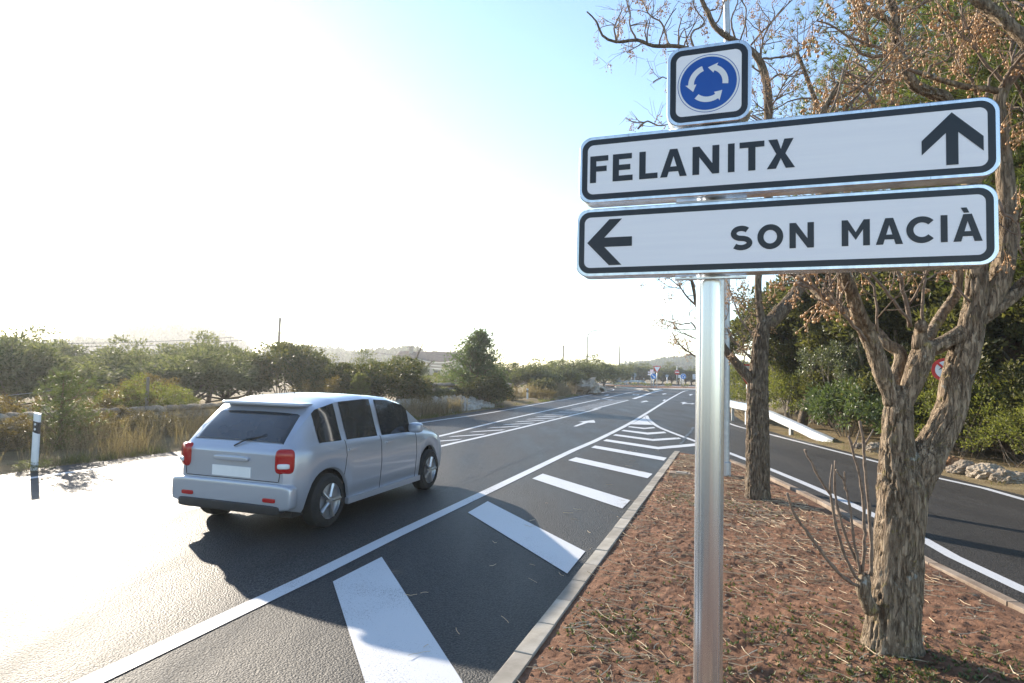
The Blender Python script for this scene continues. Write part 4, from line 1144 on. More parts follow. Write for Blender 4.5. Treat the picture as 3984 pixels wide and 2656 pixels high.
# ---- vegetation beyond the left verge
P_OL = "olive bushes along the left side of the road"
for lab, px, Y, zt_, w, k, rz in (
    ("hazy grey green olive bush at the far left edge, its top against the white sky", 40, 18.5, 2.75, 1.9, 0, .2),
    ("grey olive shrub behind the young pine, right of the far left one", 240, 19.5, 2.15, 1.7, 1, 1.3),
    ("round olive tree in front of the wooded hill, left of the wide gap of sky", 500, 23, 2.55, 1.9, 2, 2.0),
    ("broad olive tree directly above the car roof, below the wooded hill", 730, 22, 2.5, 2.0, 1, 3.1),
    ("olive tree just left of the tall wooden telegraph pole", 880, 25, 2.95, 1.9, 0, 4.4),
    ("taller olive tree at the back, above the young pine", 170, 27, 3.05, 2.2, 2, 1.1),
    ("olive tree at the back, filling the gap right of the young pine", 385, 28, 2.6, 2.2, 0, 2.6),
    ("olive tree at the back, under the middle of the overhead cables", 620, 29, 3.0, 2.3, 1, 4.1),
    ("olive tree at the back, between the broad olive and the telegraph pole", 810, 30, 3.1, 2.3, 2, .6),
    ("olive tree at the back, just right of the telegraph pole", 1190, 36, 3.2, 2.3, 0, 5.3),
    ("pale olive tree between the dark lentisk and the house", 1430, 34, 2.6, 1.5, 2, .9),
    ("thin olive tree in front of the house wall under its chimney", 1570, 40, 2.9, 1.6, 1, 5.2),
    ("low grey shrub between the dry stone wall and the centre pine", 1690, 29, 1.3, 1.0, 0, 3.9),
    ("olive bush behind the right flank of the centre pine", 2010, 52, 2.8, 2.4, 1, .4),
    ("rounded olive tree halfway to the slim pole on the verge", 2090, 50, 2.75, 2.3, 2, 1.9),
    ("olive tree just left of the slim wooden pole", 2160, 56, 3.0, 2.4, 0, 2.8),
    ("big olive tree right of the slim wooden pole above the rock outcrop", 2240, 60, 3.4, 2.7, 1, .8),
    ("dark olive tree at the foot of the left street lamp", 2300, 70, 3.7, 2.8, 2, 3.5),
    ("olive tree right beside the left street lamp", 2350, 84, 3.6, 3.4, 0, 5.0),
    ("olive tree left of the grey roadside cabinet", 2388, 100, 3.6, 3.4, 1, 2.2)):
    me = OLIVE[k]
    plant("olive_tree", lab, "tree", at(px, Y, -.05), me[0], me[1], (w, w, zt_ / 1.85), rz, P_OL, "crown", "trunk")
P_L = "dark shrubs on the left verge"
for lab, px, Y, zt_, w, k, rz in (
    ("tall dark green lentisk bush right below the telegraph pole", 1110, 26.5, 2.9, 2.1, 0, .3),
    ("wide dark lentisk bush in front of the house, nearest the rubble bank", 1490, 25.5, 2.25, 2.0, 1, 2.2),
    ("dark lentisk bush between the telegraph pole bush and the rubble bank bush", 1320, 25, 2.05, 1.7, 0, 4.0),
    ("dark bush at the right foot of the centre pine", 1900, 31.5, 1.6, 1.25, 1, 1.0),
    ("low dark shrub under the left side of the centre pine", 1770, 31, 1.1, 1.0, 0, 5.6),
    ("small dark bush behind the far white delineator post", 2110, 45, 1.45, 1.1, 1, 3.2)):
    me = LENT[k]
    plant("lentisk_bush", lab, "bush", at(px, Y, -.05), me[0], me[1], (w, w, zt_ / 1.5), rz, P_L)
for lab, px, Y, zt_, w, rz in (
    ("russet leaved bush in front of the dark lentisks above the car roof", 1250, 22.5, 1.45, 1.0, .5),
    ("russet edged shrub at the right end of the dark lentisks", 1610, 26, 1.7, 1.0, 2.5),
    ("brownish bramble on the stone wall at the far left", 60, 13.0, 1.15, .8, 4.1),
    ("brown scrub in the dry grass at the left edge of the picture", 20, 11.6, .8, .6, .3), ("brown scrub in the dry grass just right of the young pine", 370, 13.3, .85, .7, 2.2), ("brown scrub in the dry grass under the wooden fence post", 560, 14.6, .8, .8, 3.3),
    ("brown scrub on the stone wall left of the car roof", 470, 15.6, 1.25, .9, 1.4), ("brown scrub in front of the round olive tree", 590, 18.5, 1.5, 1.1, 5.0),
    ("reddish brown low shrub right of the far delineator post", 2115, 41, .75, .9, 1.1)):
    plant("russet_shrub", lab, "bush", at(px, Y, -.05), RUSS[0][0], RUSS[0][1], (w, w, zt_ / 1.5), rz, "russet shrubs on the left verge")
for lab, px, Y, zt_, w, k, rz in (
    ("bright green shrub on the stone wall beside the wooden fence post", 530, 16, 1.45, 1.0, 0, .2),
    ("leafy green shrub on the stone wall, right of the fence post", 660, 17, 1.3, .9, 1, 2.2),
    ("green bush between the bare tree and the centre pine", 1750, 36, 1.9, 1.3, 0, 3.3),
    ("yellow green bush above the rock outcrop", 2215, 55, 2.1, 1.3, 1, 1.2),
    ("tiny bright green shrub at the foot of the near delineator post", 150, 10.2, .22, .3, 1, .2)):
    me = FRSH[k]
    plant("green_shrub", lab, "bush", at(px, Y, -.03), me[0], me[1], (w, w, zt_ / 1.5), rz, "green shrubs on the left verge")
cone = lambda t: max(.05, (1 - t) ** .8) * (1 if t > .2 else .85)
wo, ne = pine_meshes(31, 1.75, .72, lambda t: .95 * (1 - t) ** .6 + .12, 46, 26, (.085, .0035, 15), .06, .035, "needle")
plant("young_pine", "bushy young pine behind the near white delineator post", "tree", at(250, 12.4, -.05), ne, wo, 1.0, .4, None, "crown", "trunk")
wo, ne = pine_meshes(32, 4.1, 1.75, lambda t: (1.18 * (1 - t) ** .72 + .04 if t > .25 else .8 + .7 * t), 130, 42, (.13, .015, 14), .05, .09, "needlefar", (.25, 0))
plant("aleppo_pine", "tall pyramid shaped pine standing alone above the centre of the verge", "tree", at(1850, 33.5, -.05), ne, wo, 1.0, 1.0, None, "crown", "trunk")
wo, ne = pine_meshes(33, 1.75, .42, lambda t: (1 - t) ** .6 + .1, 40, 22, (.10, .006, 14), .12, .03, "freshleaf")
plant("pine_sapling", "light green pine sapling in front of the dark lentisk bushes", "tree", at(1395, 23.0, -.05), ne, wo, 1.0, 0, None, "crown", "trunk")

# ---- vegetation on the right behind the slip road
flatp = lambda t: (.35 + .9 * math.sin(min(1, max(0, (t - .25) / .75)) * 2.6))
wo, ne = pine_meshes(41, 9.5, 3.6, flatp, 130, 66, (.17, .0075, 16), .33, .17, "needle", (.8, -.6))
wo2, ne2 = pine_meshes(42, 8.5, 3.2, flatp, 120, 62, (.17, .0075, 15), .30, .15, "needledry", (-.5, .3))
PG = "tall pines behind the slip road"
def pinetree(label, x, y, sc, rz, which):
    a, b = ((wo, ne), (wo2, ne2))[which]
    plant("pine_tree", label, "tree", (x, y, -.05), b, a, sc, rz, PG, "crown", "trunk")
pinetree("large long needled pine whose crown fills the sky above the right end of the boards", 12.4, 15.6, 1.32, .3, 0)
pinetree("brownish needled pine at the right edge of the picture behind the forked tree", 12.6, 12.4, 1.25, 2.0, 0)
pinetree("pine behind the slim chinaberry, its crown showing left of the big pine", 14.4, 21.0, 1.35, 4.0, 1)
pinetree("pine at the back, seen through gaps below the lower board", 18.5, 19.5, 1.5, 1.2, 0)
# leaning slender trunk among the bushes
mb = MB(); P = np.array([A(*p, 21.2) for p in (z9(880, 1130), z9(905, 1000), z9(945, 820), z9(965, 680), z9(940, 500), z9(980, 300))])
P, R = resample(P, [.17, .13, .12, .12, .11, .09], .15)
lt = thing("leaning_tree", "slender tree with a leaning pale trunk beside the glossy laurel bush", "tree", (P[0][0], P[0][1], 0))
tube(mb, P, R, 16, True, .012, 4, .05); part("trunk", mb, MAT["bark_dark"], lt, True)
o = link("crown", HOLM[0][0], lt); o.location = tuple(P[-1] - np.array([P[0][0], P[0][1], 2.6])); o.scale = (1.9, 1.9, 1.6)
for lab, x, y, zt_, w, k, rz in (
    ("dark evergreen oak under the lower board, left of the forked tree", 11.9, 19.2, 5.6, 2.3, 1, .6),
    ("dark evergreen oak right behind the slim chinaberry trunk", 10.8, 24.5, 5.2, 2.3, 0, 2.6),
    ("shadowy evergreen oak seen between the limbs of the forked tree", 12.6, 15.6, 4.6, 2.1, 1, 4.2),
    ("evergreen oak farther back, behind the round prohibition sign", 14.6, 15.2, 5.4, 2.5, 0, 1.6),
    ("dark evergreen oak at the right edge above the brushwood", 13.4, 10.6, 3.6, 2.2, 1, 3.0),
    ("dark oak at the back of the thicket left of the guard rail end", 14.6, 26.0, 4.4, 2.6, 0, 5.0)):
    me = HOLM[k]
    plant("holm_oak", lab, "tree", (x, y, -.05), me[0], me[1], (w, w, zt_ / 2.4), rz, "dark evergreen oaks behind the slip road", "crown", "trunk")
plant("laurel_bush", "glossy laurel bush with long leaves behind the guard rail end", "bush", (9.95, 18.3, -.05), LAUR[0][0], LAUR[0][1], (1.15, 1.15, 1.3), .5)
plant("laurel_bush", "darker laurel bush between the glossy one and the forked tree", "bush", (9.85, 16.2, -.05), LAUR[0][0], LAUR[0][1], (1.0, 1.0, 1.15), 2.5)
plant("glossy_shrub", "tall shrub with tiny glinting leaves above the laurel bush", "bush", (10.3, 19.6, .6), GLNT[0][0], GLNT[0][1], (1.35, 1.35, 1.5), 1.0)
for lab, x, y, zt_, w, k, rz in (
    ("sunlit green shrub behind the guard rail, right of the slim chinaberry", 10.1, 22.0, 2.3, 1.45, 0, 1.0),
    ("light green weeping shrub left of the slim chinaberry trunk", 11.6, 30.5, 2.9, 1.3, 1, 2.0),
    ("green bramble behind the rocks at the right edge", 10.2, 11.9, 1.5, 1.2, 1, .2),
    ("green bramble behind the forked trunk, by the prohibition sign", 10.3, 14.3, 2.0, 1.2, 0, 4.0),
    ("low green bramble next to the iron stained rock", 11.9, 12.6, 1.5, 1.3, 1, 5.0),
    ("brownish green hedge shrub behind the far guard rail", 10.4, 27.0, 1.6, 1.2, 0, 3.0)):
    me = FRSH[k]
    plant("roadside_shrub", lab, "bush", (x, y, -.05), me[0], me[1], (w, w, zt_ / 1.5), rz, "green shrubs behind the slip road")
BUSH = [lib("foliage", m_, s, R=(1, 1, 1), clumps=150, per=110, leaf=(.07, .021), cr=.22, ragged=.3, cz=.8, r=.04, n=16) for m_, s in (("holm", 15), ("lentisk", 16))]
for k, (lab, x, y, zt_, w) in enumerate((
    ("dark thicket shrub directly behind the glossy laurel bush", 11.2, 17.4, 2.8, 1.5), ("dark thicket shrub behind the sunlit green shrub", 11.4, 23.0, 3.2, 1.6), ("dark thicket shrub left of the leaning pale trunk", 11.2, 21.0, 2.6, 1.4),
    ("dark thicket shrub behind the forked trunk", 11.2, 15.0, 2.6, 1.4), ("dark thicket shrub behind the iron stained boulder", 11.6, 13.2, 2.4, 1.4), ("dark thicket shrub at the right edge behind the bramble", 11.6, 10.8, 2.2, 1.4),
    ("tall dark shrub at the back of the thicket above the laurel", 13.8, 18.4, 4.2, 2.0), ("tall dark shrub at the back right of the prohibition sign", 15.5, 13.4, 4.2, 2.2), ("tall dark shrub behind the far guard rail", 13.4, 29.5, 3.6, 2.0),
    ("tall dark shrub at the back behind the slim chinaberry", 14.0, 24.0, 4.4, 2.2), ("tall dark shrub far back under the pine crowns", 17.5, 22.0, 5.0, 2.8), ("tall dark shrub far back at the right edge", 18.5, 16.5, 5.0, 2.8), ("dark shrub deep in the thicket, low at the right edge", 14.8, 10.6, 3.4, 2.0))):
    me = BUSH[k % 2]
    plant("thicket_shrub", lab, "bush", (x, y, -.05), me[0], me[1], (w, w, zt_ / 1.8), k * 1.7, "dark thicket behind the slip road")
# bare brushwood
mb = MB(); g = np.random.default_rng(77)
for k in range(260):
    p = np.array([g.uniform(9.8, 12.5), g.uniform(8.5, 14), 0])
    d = np.array([g.normal(-.3, .6), g.normal(-.2, .6), g.uniform(.3, 1)]); d /= np.linalg.norm(d)
    L = g.uniform(.5, 1.7)
    e = p + d * L
    P, R = resample([p, (p + e) / 2 + g.normal(0, .08, 3) + [0, 0, .12], e + np.array([0, 0, -.12 * L])], [.006, .004, .002], .15)
    tube(mb, P, R, 4, False)
tag(mb.obj("dry_brushwood", MAT["twig"]), kind="stuff")

# ------------------------------------------------------------------ grass
def grass(n, place, H, mat, name, seeds=.4, tuft=14, w=.0035, lean=.35, sigma=.06, headw=1.0):
    g = np.random.default_rng(n)
    X, Y, Z0 = place(n, g)
    k = np.repeat(np.arange(n), tuft); m = len(k)
    hh = (H[0] + (H[1] - H[0]) * g.random(n))[k] * g.uniform(.55, 1.1, m)
    bx, by = X[k] + g.normal(0, sigma, m), Y[k] + g.normal(0, sigma, m)
    a = g.uniform(0, 6.283, m); ln = np.abs(g.normal(0, lean, m))
    dx, dy = np.cos(a) * ln, np.sin(a) * ln
    s = np.stack([-np.sin(a + 1.2), np.cos(a + 1.2), 0 * a], 1)
    V = []
    for t, wt in ((0, 1), (.55, .75), (1.0, .25)):
        c = np.stack([bx + dx * hh * t ** 1.8, by + dy * hh * t ** 1.8, Z0[k] + hh * t * (1 - .12 * ln)], 1)
        V += [c - s * w * wt, c + s * w * wt]
    V = np.stack(V, 1).reshape(-1, 3)
    b = np.arange(m)[:, None] * 6
    mb = MB()
    mb.add(V, np.concatenate([b + np.array([[0, 1, 3, 2]]), b + np.array([[2, 3, 5, 4]])]))
    sel = np.where(g.random(m) < seeds)[0]
    if len(sel):
        for r in range(4):
            f = 1.0 - .09 * r
            c = np.stack([bx + dx * hh * f ** 1.8, by + dy * hh * f ** 1.8, Z0[k] + hh * f * (1 - .12 * ln)], 1)[sel]
            D = np.stack([dx[sel], dy[sel], 0 * sel + .8], 1) + g.normal(0, .75, (len(sel), 3))
            leafcards(mb, c, D, g.normal(0, 1, (len(sel), 3)), g.uniform(.025, .055, len(sel)) * headw, .0045 * headw * np.ones(len(sel)))
    return tag(mb.obj(name, MAT[mat]), kind="stuff")
LE = np.array([p for p in LEFT if p[1] < 60])
def leftedge(y): return np.interp(y, LE[:, 1], LE[:, 0])
def verge(y0, y1, o0, o1, patch=None):
    def f(n, g):
        y = y0 + (y1 - y0) * g.random(n * 4)
        o = o0 + (o1 - o0) * g.random(n * 4) ** 1.2
        keep = np.argsort(-fbm(y * .9, o * 1.2, None, 31, 3) + g.normal(0, .22, n * 4))[:n]     # grows in patches
        y, o = y[keep], o[keep]
        return leftedge(y) - o, y, np.full(n, -.04)
    return f
grass(1150, verge(7, 19.5, .35, 2.75), (.25, .92), "straw", "dry_grass", .55, 14, .003)
grass(420, verge(6.5, 24, .08, .7), (.08, .26), "grassg", "green_grass", 0, 18, .004, .6)
grass(150, verge(6.5, 24, .15, .6), (.2, .45), "straw", "dry_grass", .3, 12, .003)
grass(150, verge(22.5, 29, .25, .9), (.4, .9), "straw", "dry_grass", .4, 16, .0055, .25, .08, 1.4)
grass(140, verge(31.5, 38, 1.6, 4.2), (.5, 1.1), "straw", "dry_grass", .5, 18, .008, .3, .12, 1.8)
grass(200, verge(40, 52, .6, 3.4), (.5, 1.25), "straw", "dry_grass", .5, 18, .010, .3, .15, 2.2)
grass(160, verge(20, 50, .06, .6), (.08, .22), "grassg", "green_grass", 0, 16, .008, .6, .1)
def rightverge(n, g):
    y = g.uniform(7, 20, n); x = 8.6 + g.random(n) * 3.2
    return x, y, np.full(n, -.05)
grass(420, rightverge, (.05, .22), "straw", "dry_grass", .1, 14, .003, .8)
grass(260, rightverge, (.05, .2), "grassg", "green_grass", 0, 16, .004, .6)
vg = MB()
ys = np.linspace(-6, 52, 90); o = np.linspace(0, 7, 24)
Xv = leftedge(ys)[:, None] - o[None] - .0; Yv = np.repeat(ys[:, None], 24, 1)
Zv = -.012 + .10 * np.minimum(1, o / 1.2)[None] + fbm(Xv * 1.3, Yv * 1.3, None, 8, 3) * .06 * np.minimum(1, o)[None]
I = np.arange(Xv.size).reshape(Xv.shape)
vg.add(np.stack([Xv, Yv, Zv], -1).reshape(-1, 3), np.stack([I[:-1, :-1], I[1:, :-1], I[1:, 1:], I[:-1, 1:]], -1).reshape(-1, 4))
tag(vg.obj("verge", MAT["verge"], smooth=True), kind="structure")
ve = MB()
ys = np.linspace(-8, 40, 70); o = np.linspace(0, 9, 24)
xe = np.interp(ys, [-12, 6, 11, 14, 19, 24, 31, 42], [8.25, 8.2, 8.25, 8.35, 8.5, 9.1, 10.9, 14.4])
Xv = xe[:, None] + o[None]; Yv = np.repeat(ys[:, None], 24, 1)
Zv = -.012 + .12 * np.minimum(1, o / 1.5)[None] + fbm(Xv * 1.3, Yv * 1.3, None, 18, 3) * .07 * np.minimum(1, o)[None]
I = np.arange(Xv.size).reshape(Xv.shape)
ve.add(np.stack([Xv, Yv, Zv], -1).reshape(-1, 3), np.stack([I[:-1, :-1], I[:-1, 1:], I[1:, 1:], I[1:, :-1]], -1).reshape(-1, 4))
tag(ve.obj("verge", MAT["verge"], smooth=True), kind="structure")

# ------------------------------------------------------------------ stones, walls, rocks
def rock_mesh(seed, rough=.35, sub=ICO2, mat="stone", name="rock"):
    V, F = sub
    n = fbm(V[:, 0] * 1.6 + seed * 7, V[:, 1] * 1.6, V[:, 2] * 1.6, seed, 4, .7)
    if len(V) > 300: n = n - .5 * np.maximum(0, fbm(V[:, 0] * 3.1, V[:, 1] * 3.1, V[:, 2] * 3.1 + seed, seed + 3, 2))
    mb = MB(); mb.add(V * (1 + rough * n)[:, None] * np.array([1, .85, .7]), F)
    return mb.mesh(name, MAT[mat], False)
ROCKS = [rock_mesh(s, .55, ICO3) for s in range(5)]
rk = thing
g = random.Random(8)
for lab, px, sz, mt in (
    ("small pale rock nearest the end of the guard rail", z9(1258, 1272), .16, 0), ("pale rock second from the end of the guard rail", z9(1325, 1288), .14, 0), ("big pale boulder touching the left side of the forked trunk in view", z9(1385, 1300), .24, 0),
    ("round iron stained boulder at the foot of the prohibition sign", z9(1850, 1400), .25, 1), ("flat stone in front of the iron stained boulder", z9(1812, 1408), .12, 0), ("small grey rock right of the iron stained boulder", z9(1895, 1432), .15, 0),
    ("tall jagged rock right of the forked tree", z9(1968, 1440), .24, 0), ("low rock between the jagged rock and the largest limestone block", z9(2025, 1455), .17, 0), ("largest holed limestone block in the row at the right", z9(2105, 1470), .27, 0),
    ("grey rock just behind the largest limestone block", z9(2175, 1465), .20, 0), ("pitted rock on the road edge right of the largest block", z9(2225, 1500), .22, 0), ("low rock in the second row at the right edge", z9(2250, 1478), .16, 0),
    ("pale rock at the far right end of the row", z9(2320, 1510), .21, 0)):
    p = G(px, .0)
    o = link("rock", rock_mesh(40 + g.randint(0, 99), .6, ICO3, "stone_red") if mt else ROCKS[g.randint(0, 4)])
    o.location = (p[0], p[1], sz * .45); o.scale = (sz,) * 3; o.rotation_euler = (g.uniform(-.3, .3), g.uniform(-.3, .3), g.uniform(0, 6.28))
    tag(o, lab, "rock", "rocks edging the slip road")
STN = [rock_mesh(60 + s, .28, ICO1, "stone", "stone") for s in range(7)]
def dry_wall(label, P, H, group, seed, L=.27):
    w = thing("dry_stone_wall", label, "wall", (P[0][0], P[0][1], 0), 0, group)
    P = np.array(P, float); g = random.Random(seed)
    core = MB()
    Q, _ = resample(np.c_[P, np.zeros(len(P))], np.zeros(len(P)), .5)
    for a, b in zip(Q[:-1], Q[1:]):
        d = b - a; box(core, (a + b) / 2 + np.array([0, 0, H * .42]), (np.linalg.norm(d) + .02, .30, H * .84), math.atan2(d[1], d[0]))
    part("core", core, MAT["stone"], w)
    rows = max(2, round(H / .2)); hh = H / rows
    for r in range(rows):
        s = g.random() * L
        cum = np.concatenate([[0], np.cumsum(np.linalg.norm(np.diff(Q, axis=0), axis=1))])
        while s < cum[-1]:
            l = L * g.uniform(.7, 1.35)
            c = np.array([np.interp(s + l / 2, cum, Q[:, i]) for i in (0, 1)]); c2 = np.array([np.interp(s + l / 2 + .1, cum, Q[:, i]) for i in (0, 1)])
            t = c2 - c; a = math.atan2(t[1], t[0]); nrm = np.array([math.sin(a), -math.cos(a)])
            o = link("stone", STN[g.randint(0, 6)], w)
            top = r == rows - 1
            cc = c + nrm * (.0 if top else .14)
            o.location = (cc[0] - P[0][0], cc[1] - P[0][1], hh * (r + .5) + (.04 if top else 0)); o.rotation_euler = (g.uniform(-.2, .2), g.uniform(-.15, .15), a + g.uniform(-.15, .15))
            o.scale = (l * .56, (.26 if top else .16), hh * .72)
            s += l
def wall_line(y0, y1, off): 
    ys = np.linspace(y0, y1, 6); return [(leftedge(y) - off, y) for y in ys]
dry_wall("low dry stone wall behind the dry grass at the left", wall_line(9.5, 19.5, 2.9), .72, "dry stone walls on the left verge", 3)
dry_wall("end of the dry stone wall between the lentisk and the centre pine", wall_line(26, 31, 2.6), 1.15, "dry stone walls on the left verge", 4)
dry_wall("far dry stone wall behind the tall grass near the far delineator", wall_line(36, 45, 4.2), .95, "dry stone walls on the left verge", 5, .36)
# rubble bank
g_ = np.random.default_rng(9)
n = 1500
y = g_.uniform(18.5, 31, n); oo = g_.random(n) * 1.5 + .35
x = leftedge(y) - oo
V0, F0 = ICO0
sc = g_.uniform(.025, .10, n)
V = V0[None] * sc[:, None, None] * g_.uniform(.6, 1.3, (n, 1, 3)) * g_.uniform(.75, 1.25, (n, 12, 1)) + np.stack([x, y, .02 + (oo - .35) * .36 + g_.uniform(-.03, .05, n)], 1)[:, None]
mb = MB(); mb.add(V.reshape(-1, 3), (F0[None] + (np.arange(n) * 12)[:, None, None]).reshape(-1, 3))
tag(mb.obj("rubble_bank", MAT["rubble"]), kind="stuff")
mb = MB(); ys = np.linspace(18, 31.5, 40); oo = np.linspace(.3, 3.2, 14)
Xb = leftedge(ys)[:, None] - oo[None]; Yb = np.repeat(ys[:, None], 14, 1)
Zb = -.02 + (np.minimum(oo, 1.9) - .3)[None] * .34 * np.minimum(1, np.minimum(ys - 18, 31.5 - ys) / 1.5)[:, None] + fbm(Xb * 3, Yb * 3, None, 5, 3) * .05
I = np.arange(Xb.size).reshape(Xb.shape)
mb.add(np.stack([Xb, Yb, Zb], -1).reshape(-1, 3), np.stack([I[:-1, :-1], I[1:, :-1], I[1:, 1:], I[:-1, 1:]], -1).reshape(-1, 4))
tag(mb.obj("bank", MAT["rubble"], smooth=True), kind="structure")
# rock outcrop and culvert
V, F = ICO3
n_ = fbm(V[:, 0] * 2.2, V[:, 1] * 2.2, V[:, 2] * 2.2, 6, 4, .6)
oc = A(2275, 1500, 56)
mb = MB(); mb.add(V * (1 + .55 * n_ + .25 * fbm(V[:, 0] * 7, V[:, 1] * 7, V[:, 2] * 7, 9, 2))[:, None] * np.array([1.3, 2.4, 1.15]) + np.array([oc[0], oc[1], .15]), F)
o = mb.obj("rock_outcrop", MAT["stone"]); tag(o, "pale craggy rock outcrop on the verge left of the culvert", "rock")
cp = G(z3(530, 868), 0)
cu_ = thing("culvert", "white concrete culvert mouth with a dark round pipe beside the far bend", "culvert", (cp[0], cp[1], 0))
mb = MB(); th = np.linspace(0, math.pi, 13)
P = [(math.cos(t) * .62, math.sin(t) * .55) for t in th]; Pi = [(math.cos(t) * .40, math.sin(t) * .36) for t in th]
V = [(p[0], yy_, p[1]) for yy_ in (-.5, 1.6) for p in P] + [(p[0], yy_, p[1]) for yy_ in (-.5, 1.6) for p in Pi]
n = 13; F = []
for i in range(12):
    F += [[i, i + 1, n + i + 1, n + i], [2 * n + i + 1, 2 * n + i, 3 * n + i, 3 * n + i + 1], [i + 1, i, 2 * n + i, 2 * n + i + 1]]
mb.add(np.array(V), F); mb.obj("pipe", MAT["concrete"], cu_)
mb = MB(); box(mb, (-.95, .3, .35), (.6, 1.6, .75), .2); box(mb, (0, 1.0, .2), (.9, .05, .5)); mb.obj("headwall", MAT["concrete"], cu_)

# ------------------------------------------------------------------ delineator posts
def delineator(label, base, h, yaw, group="white delineator posts on the left verge"):
    w = .118
    r = thing("delineator_post", label, "post", base, yaw, group)
    def prism(z0l, z0r, z1l, z1r, grow=0.0):
        mb = MB()
        sec = [(-.059, -.012), (-.050, -.03), (0, -.042), (.050, -.03), (.059, -.012), (.045, .02), (-.045, .02)]
        V0_, V1_ = [], []
        for x_, y_ in sec:
            f = (x_ + .059) / .118
            x2, y2 = x_ * (1 + grow), y_ * (1 + grow) 
            V0_.append((x2, y2, z0l + (z0r - z0l) * f)); V1_.append((x2, y2, z1l + (z1r - z1l) * f))
        m = len(sec)
        mb.add(np.array(V0_ + V1_), [[i, (i + 1) % m, m + (i + 1) % m, m + i] for i in range(m)])
        for i in range(1, m - 1): mb.add([V1_[0], V1_[i], V1_[i + 1]], [[0, 1, 2]])
        return mb
    prism(-.15, -.15, h * .985, h * .955).obj("body", MAT["white"], r)
    prism(h * .66, h * .62, h * .845, h * .815, .02).obj("band", MAT["black"], r)
    for zz in (.785, .70):
        mb = MB(); t_ = np.arange(16) / 16 * 2 * math.pi
        mb.add(np.array([(.016 * 1.25 * math.cos(t) + .004, -.0452, h * zz + .0165 * 1.25 * math.sin(t)) for t in t_] + [(.004, -.0452, h * zz)]), [[i, (i + 1) % 16, 16] for i in range(16)])
        mb.obj("reflector", MAT["lens"], r)
p = G((128, 1834), 0)
delineator("near white delineator post with a black band in the grass at the left", (p[0] - .05, p[1] + .1, 0), .97, rad(-8))
p = G(z5(1325, 287), 0)
delineator("far white delineator post on the gravel right of the centre pine", (p[0] - .15, p[1], 0), .80, rad(5))

# fence post, wires
fp = A(*z1(1127, 700), 15.5)
mb = MB(); P, R = resample([A(*z1(1120, 800), 15.5) - [0, 0, .8], A(*z1(1125, 720), 15.5), A(*z1(1130, 620), 15.5)], [.045, .04, .035], .1); tube(mb, P, R, 8)
o = mb.obj("fence_post", MAT["wood"], None, True); tag(o, "short weathered wooden fence post standing above the stone wall", "post")
def pole(label, px, Y, ztop, r):
    p = at(px, Y, 0); t = thing("telegraph_pole", label, "utility pole", p, 0, "wooden utility poles")
    mb = MB(); P, R = resample([(0, 0, -.2), (.0, 0, ztop * .5), (.03, 0, ztop)], [r * 1.2, r, r * .85], .5); tube(mb, P, R, 10); mb.obj("shaft", MAT["wood"], t, True)
    mb = MB()
    for zz in (ztop - .35, ztop - 1.6): lathe(mb, (r * 1.3, 0, zz), [(.02, 0), (.05, .03), (.05, .1), (.02, .14)], 8)
    mb.obj("insulator", MAT["dark"], t)
    return np.array([p[0], p[1], 0]), t
pa, _ = pole("tall wooden telegraph pole rising above the dark bushes at the left", 1080, 60, 6.6, .13)
pb, _ = pole("thin wooden pole among the olive trees right of the centre pine", 2190, 95, 6.1, .12)
pcb, _ = pole("short cable pole in front of the house roof", 1625, 46, 2.75, .06)
def cable(label, a, b, sag, r, mat="cable", name="overhead_cable", group="overhead cables"):
    a, b = np.array(a, float), np.array(b, float); t = np.linspace(0, 1, 25)[:, None]
    P = a + (b - a) * t; P[:, 2] -= sag * 4 * (t * (1 - t))[:, 0]
    mb = MB(); tube(mb, P, r, 4)
    tag(mb.obj(name, MAT[mat]), label, "cable", group)
cable("upper black cable running left from the tall telegraph pole", (pa[0], pa[1], 5.1), A(-420, 1325, 34), .5, .022)
cable("lower black cable running left from the tall telegraph pole", (pa[0], pa[1], 4.7), A(-420, 1335, 34), .5, .022)
cable("thin cable running right from the tall telegraph pole to the house", (pa[0], pa[1], 5.0), (pcb[0], pcb[1], 2.7), .25, .012)
for k, (ya, yb, s) in enumerate(((1395, 1402, .22), (1408, 1418, .2), (1425, 1435, .1))):
    cable(("topmost", "middle", "lowest")[k] + " of the three pale sagging cables in front of the house", A(1625 + k * 8, ya, 46), A(1775, yb, 43), s, .028, "cablew", "pale_cable", "pale cables in front of the house")
cable("fine fence wire above the stone wall at the far left", A(-60, 1546, 12.8), A(200, 1518, 13.5), .01, .004, "galv", "fence_wire", None)

# bare tree before the house
bt = at(1617, 44, 0)
t3 = Tree("bare_tree", "small leafless tree in front of the house roof", "tree", bt, MAT["bark_dark"], 51)
c1 = t3.limb([((1617, 1500), 44, 9), ((1617, 1440), 44, 8), ((1622, 1390), 44, 6), ((1640, 1350), 44, 4), ((1648, 1328), 44, 2)], "trunk", 8, .0, .2)
c2 = t3.limb([((1650, 1475), 44, 7), ((1648, 1450), 44, 6), ((1665, 1420), 44, 5), ((1690, 1400), 44, 3)], "limb", 8, .0, .2)
t3.sprout(*c1, 14, 1.0, 2, .3, .4, 0); t3.sprout(*c2, 6, .8, 1, .4, .4, 0)
t3.done(0)

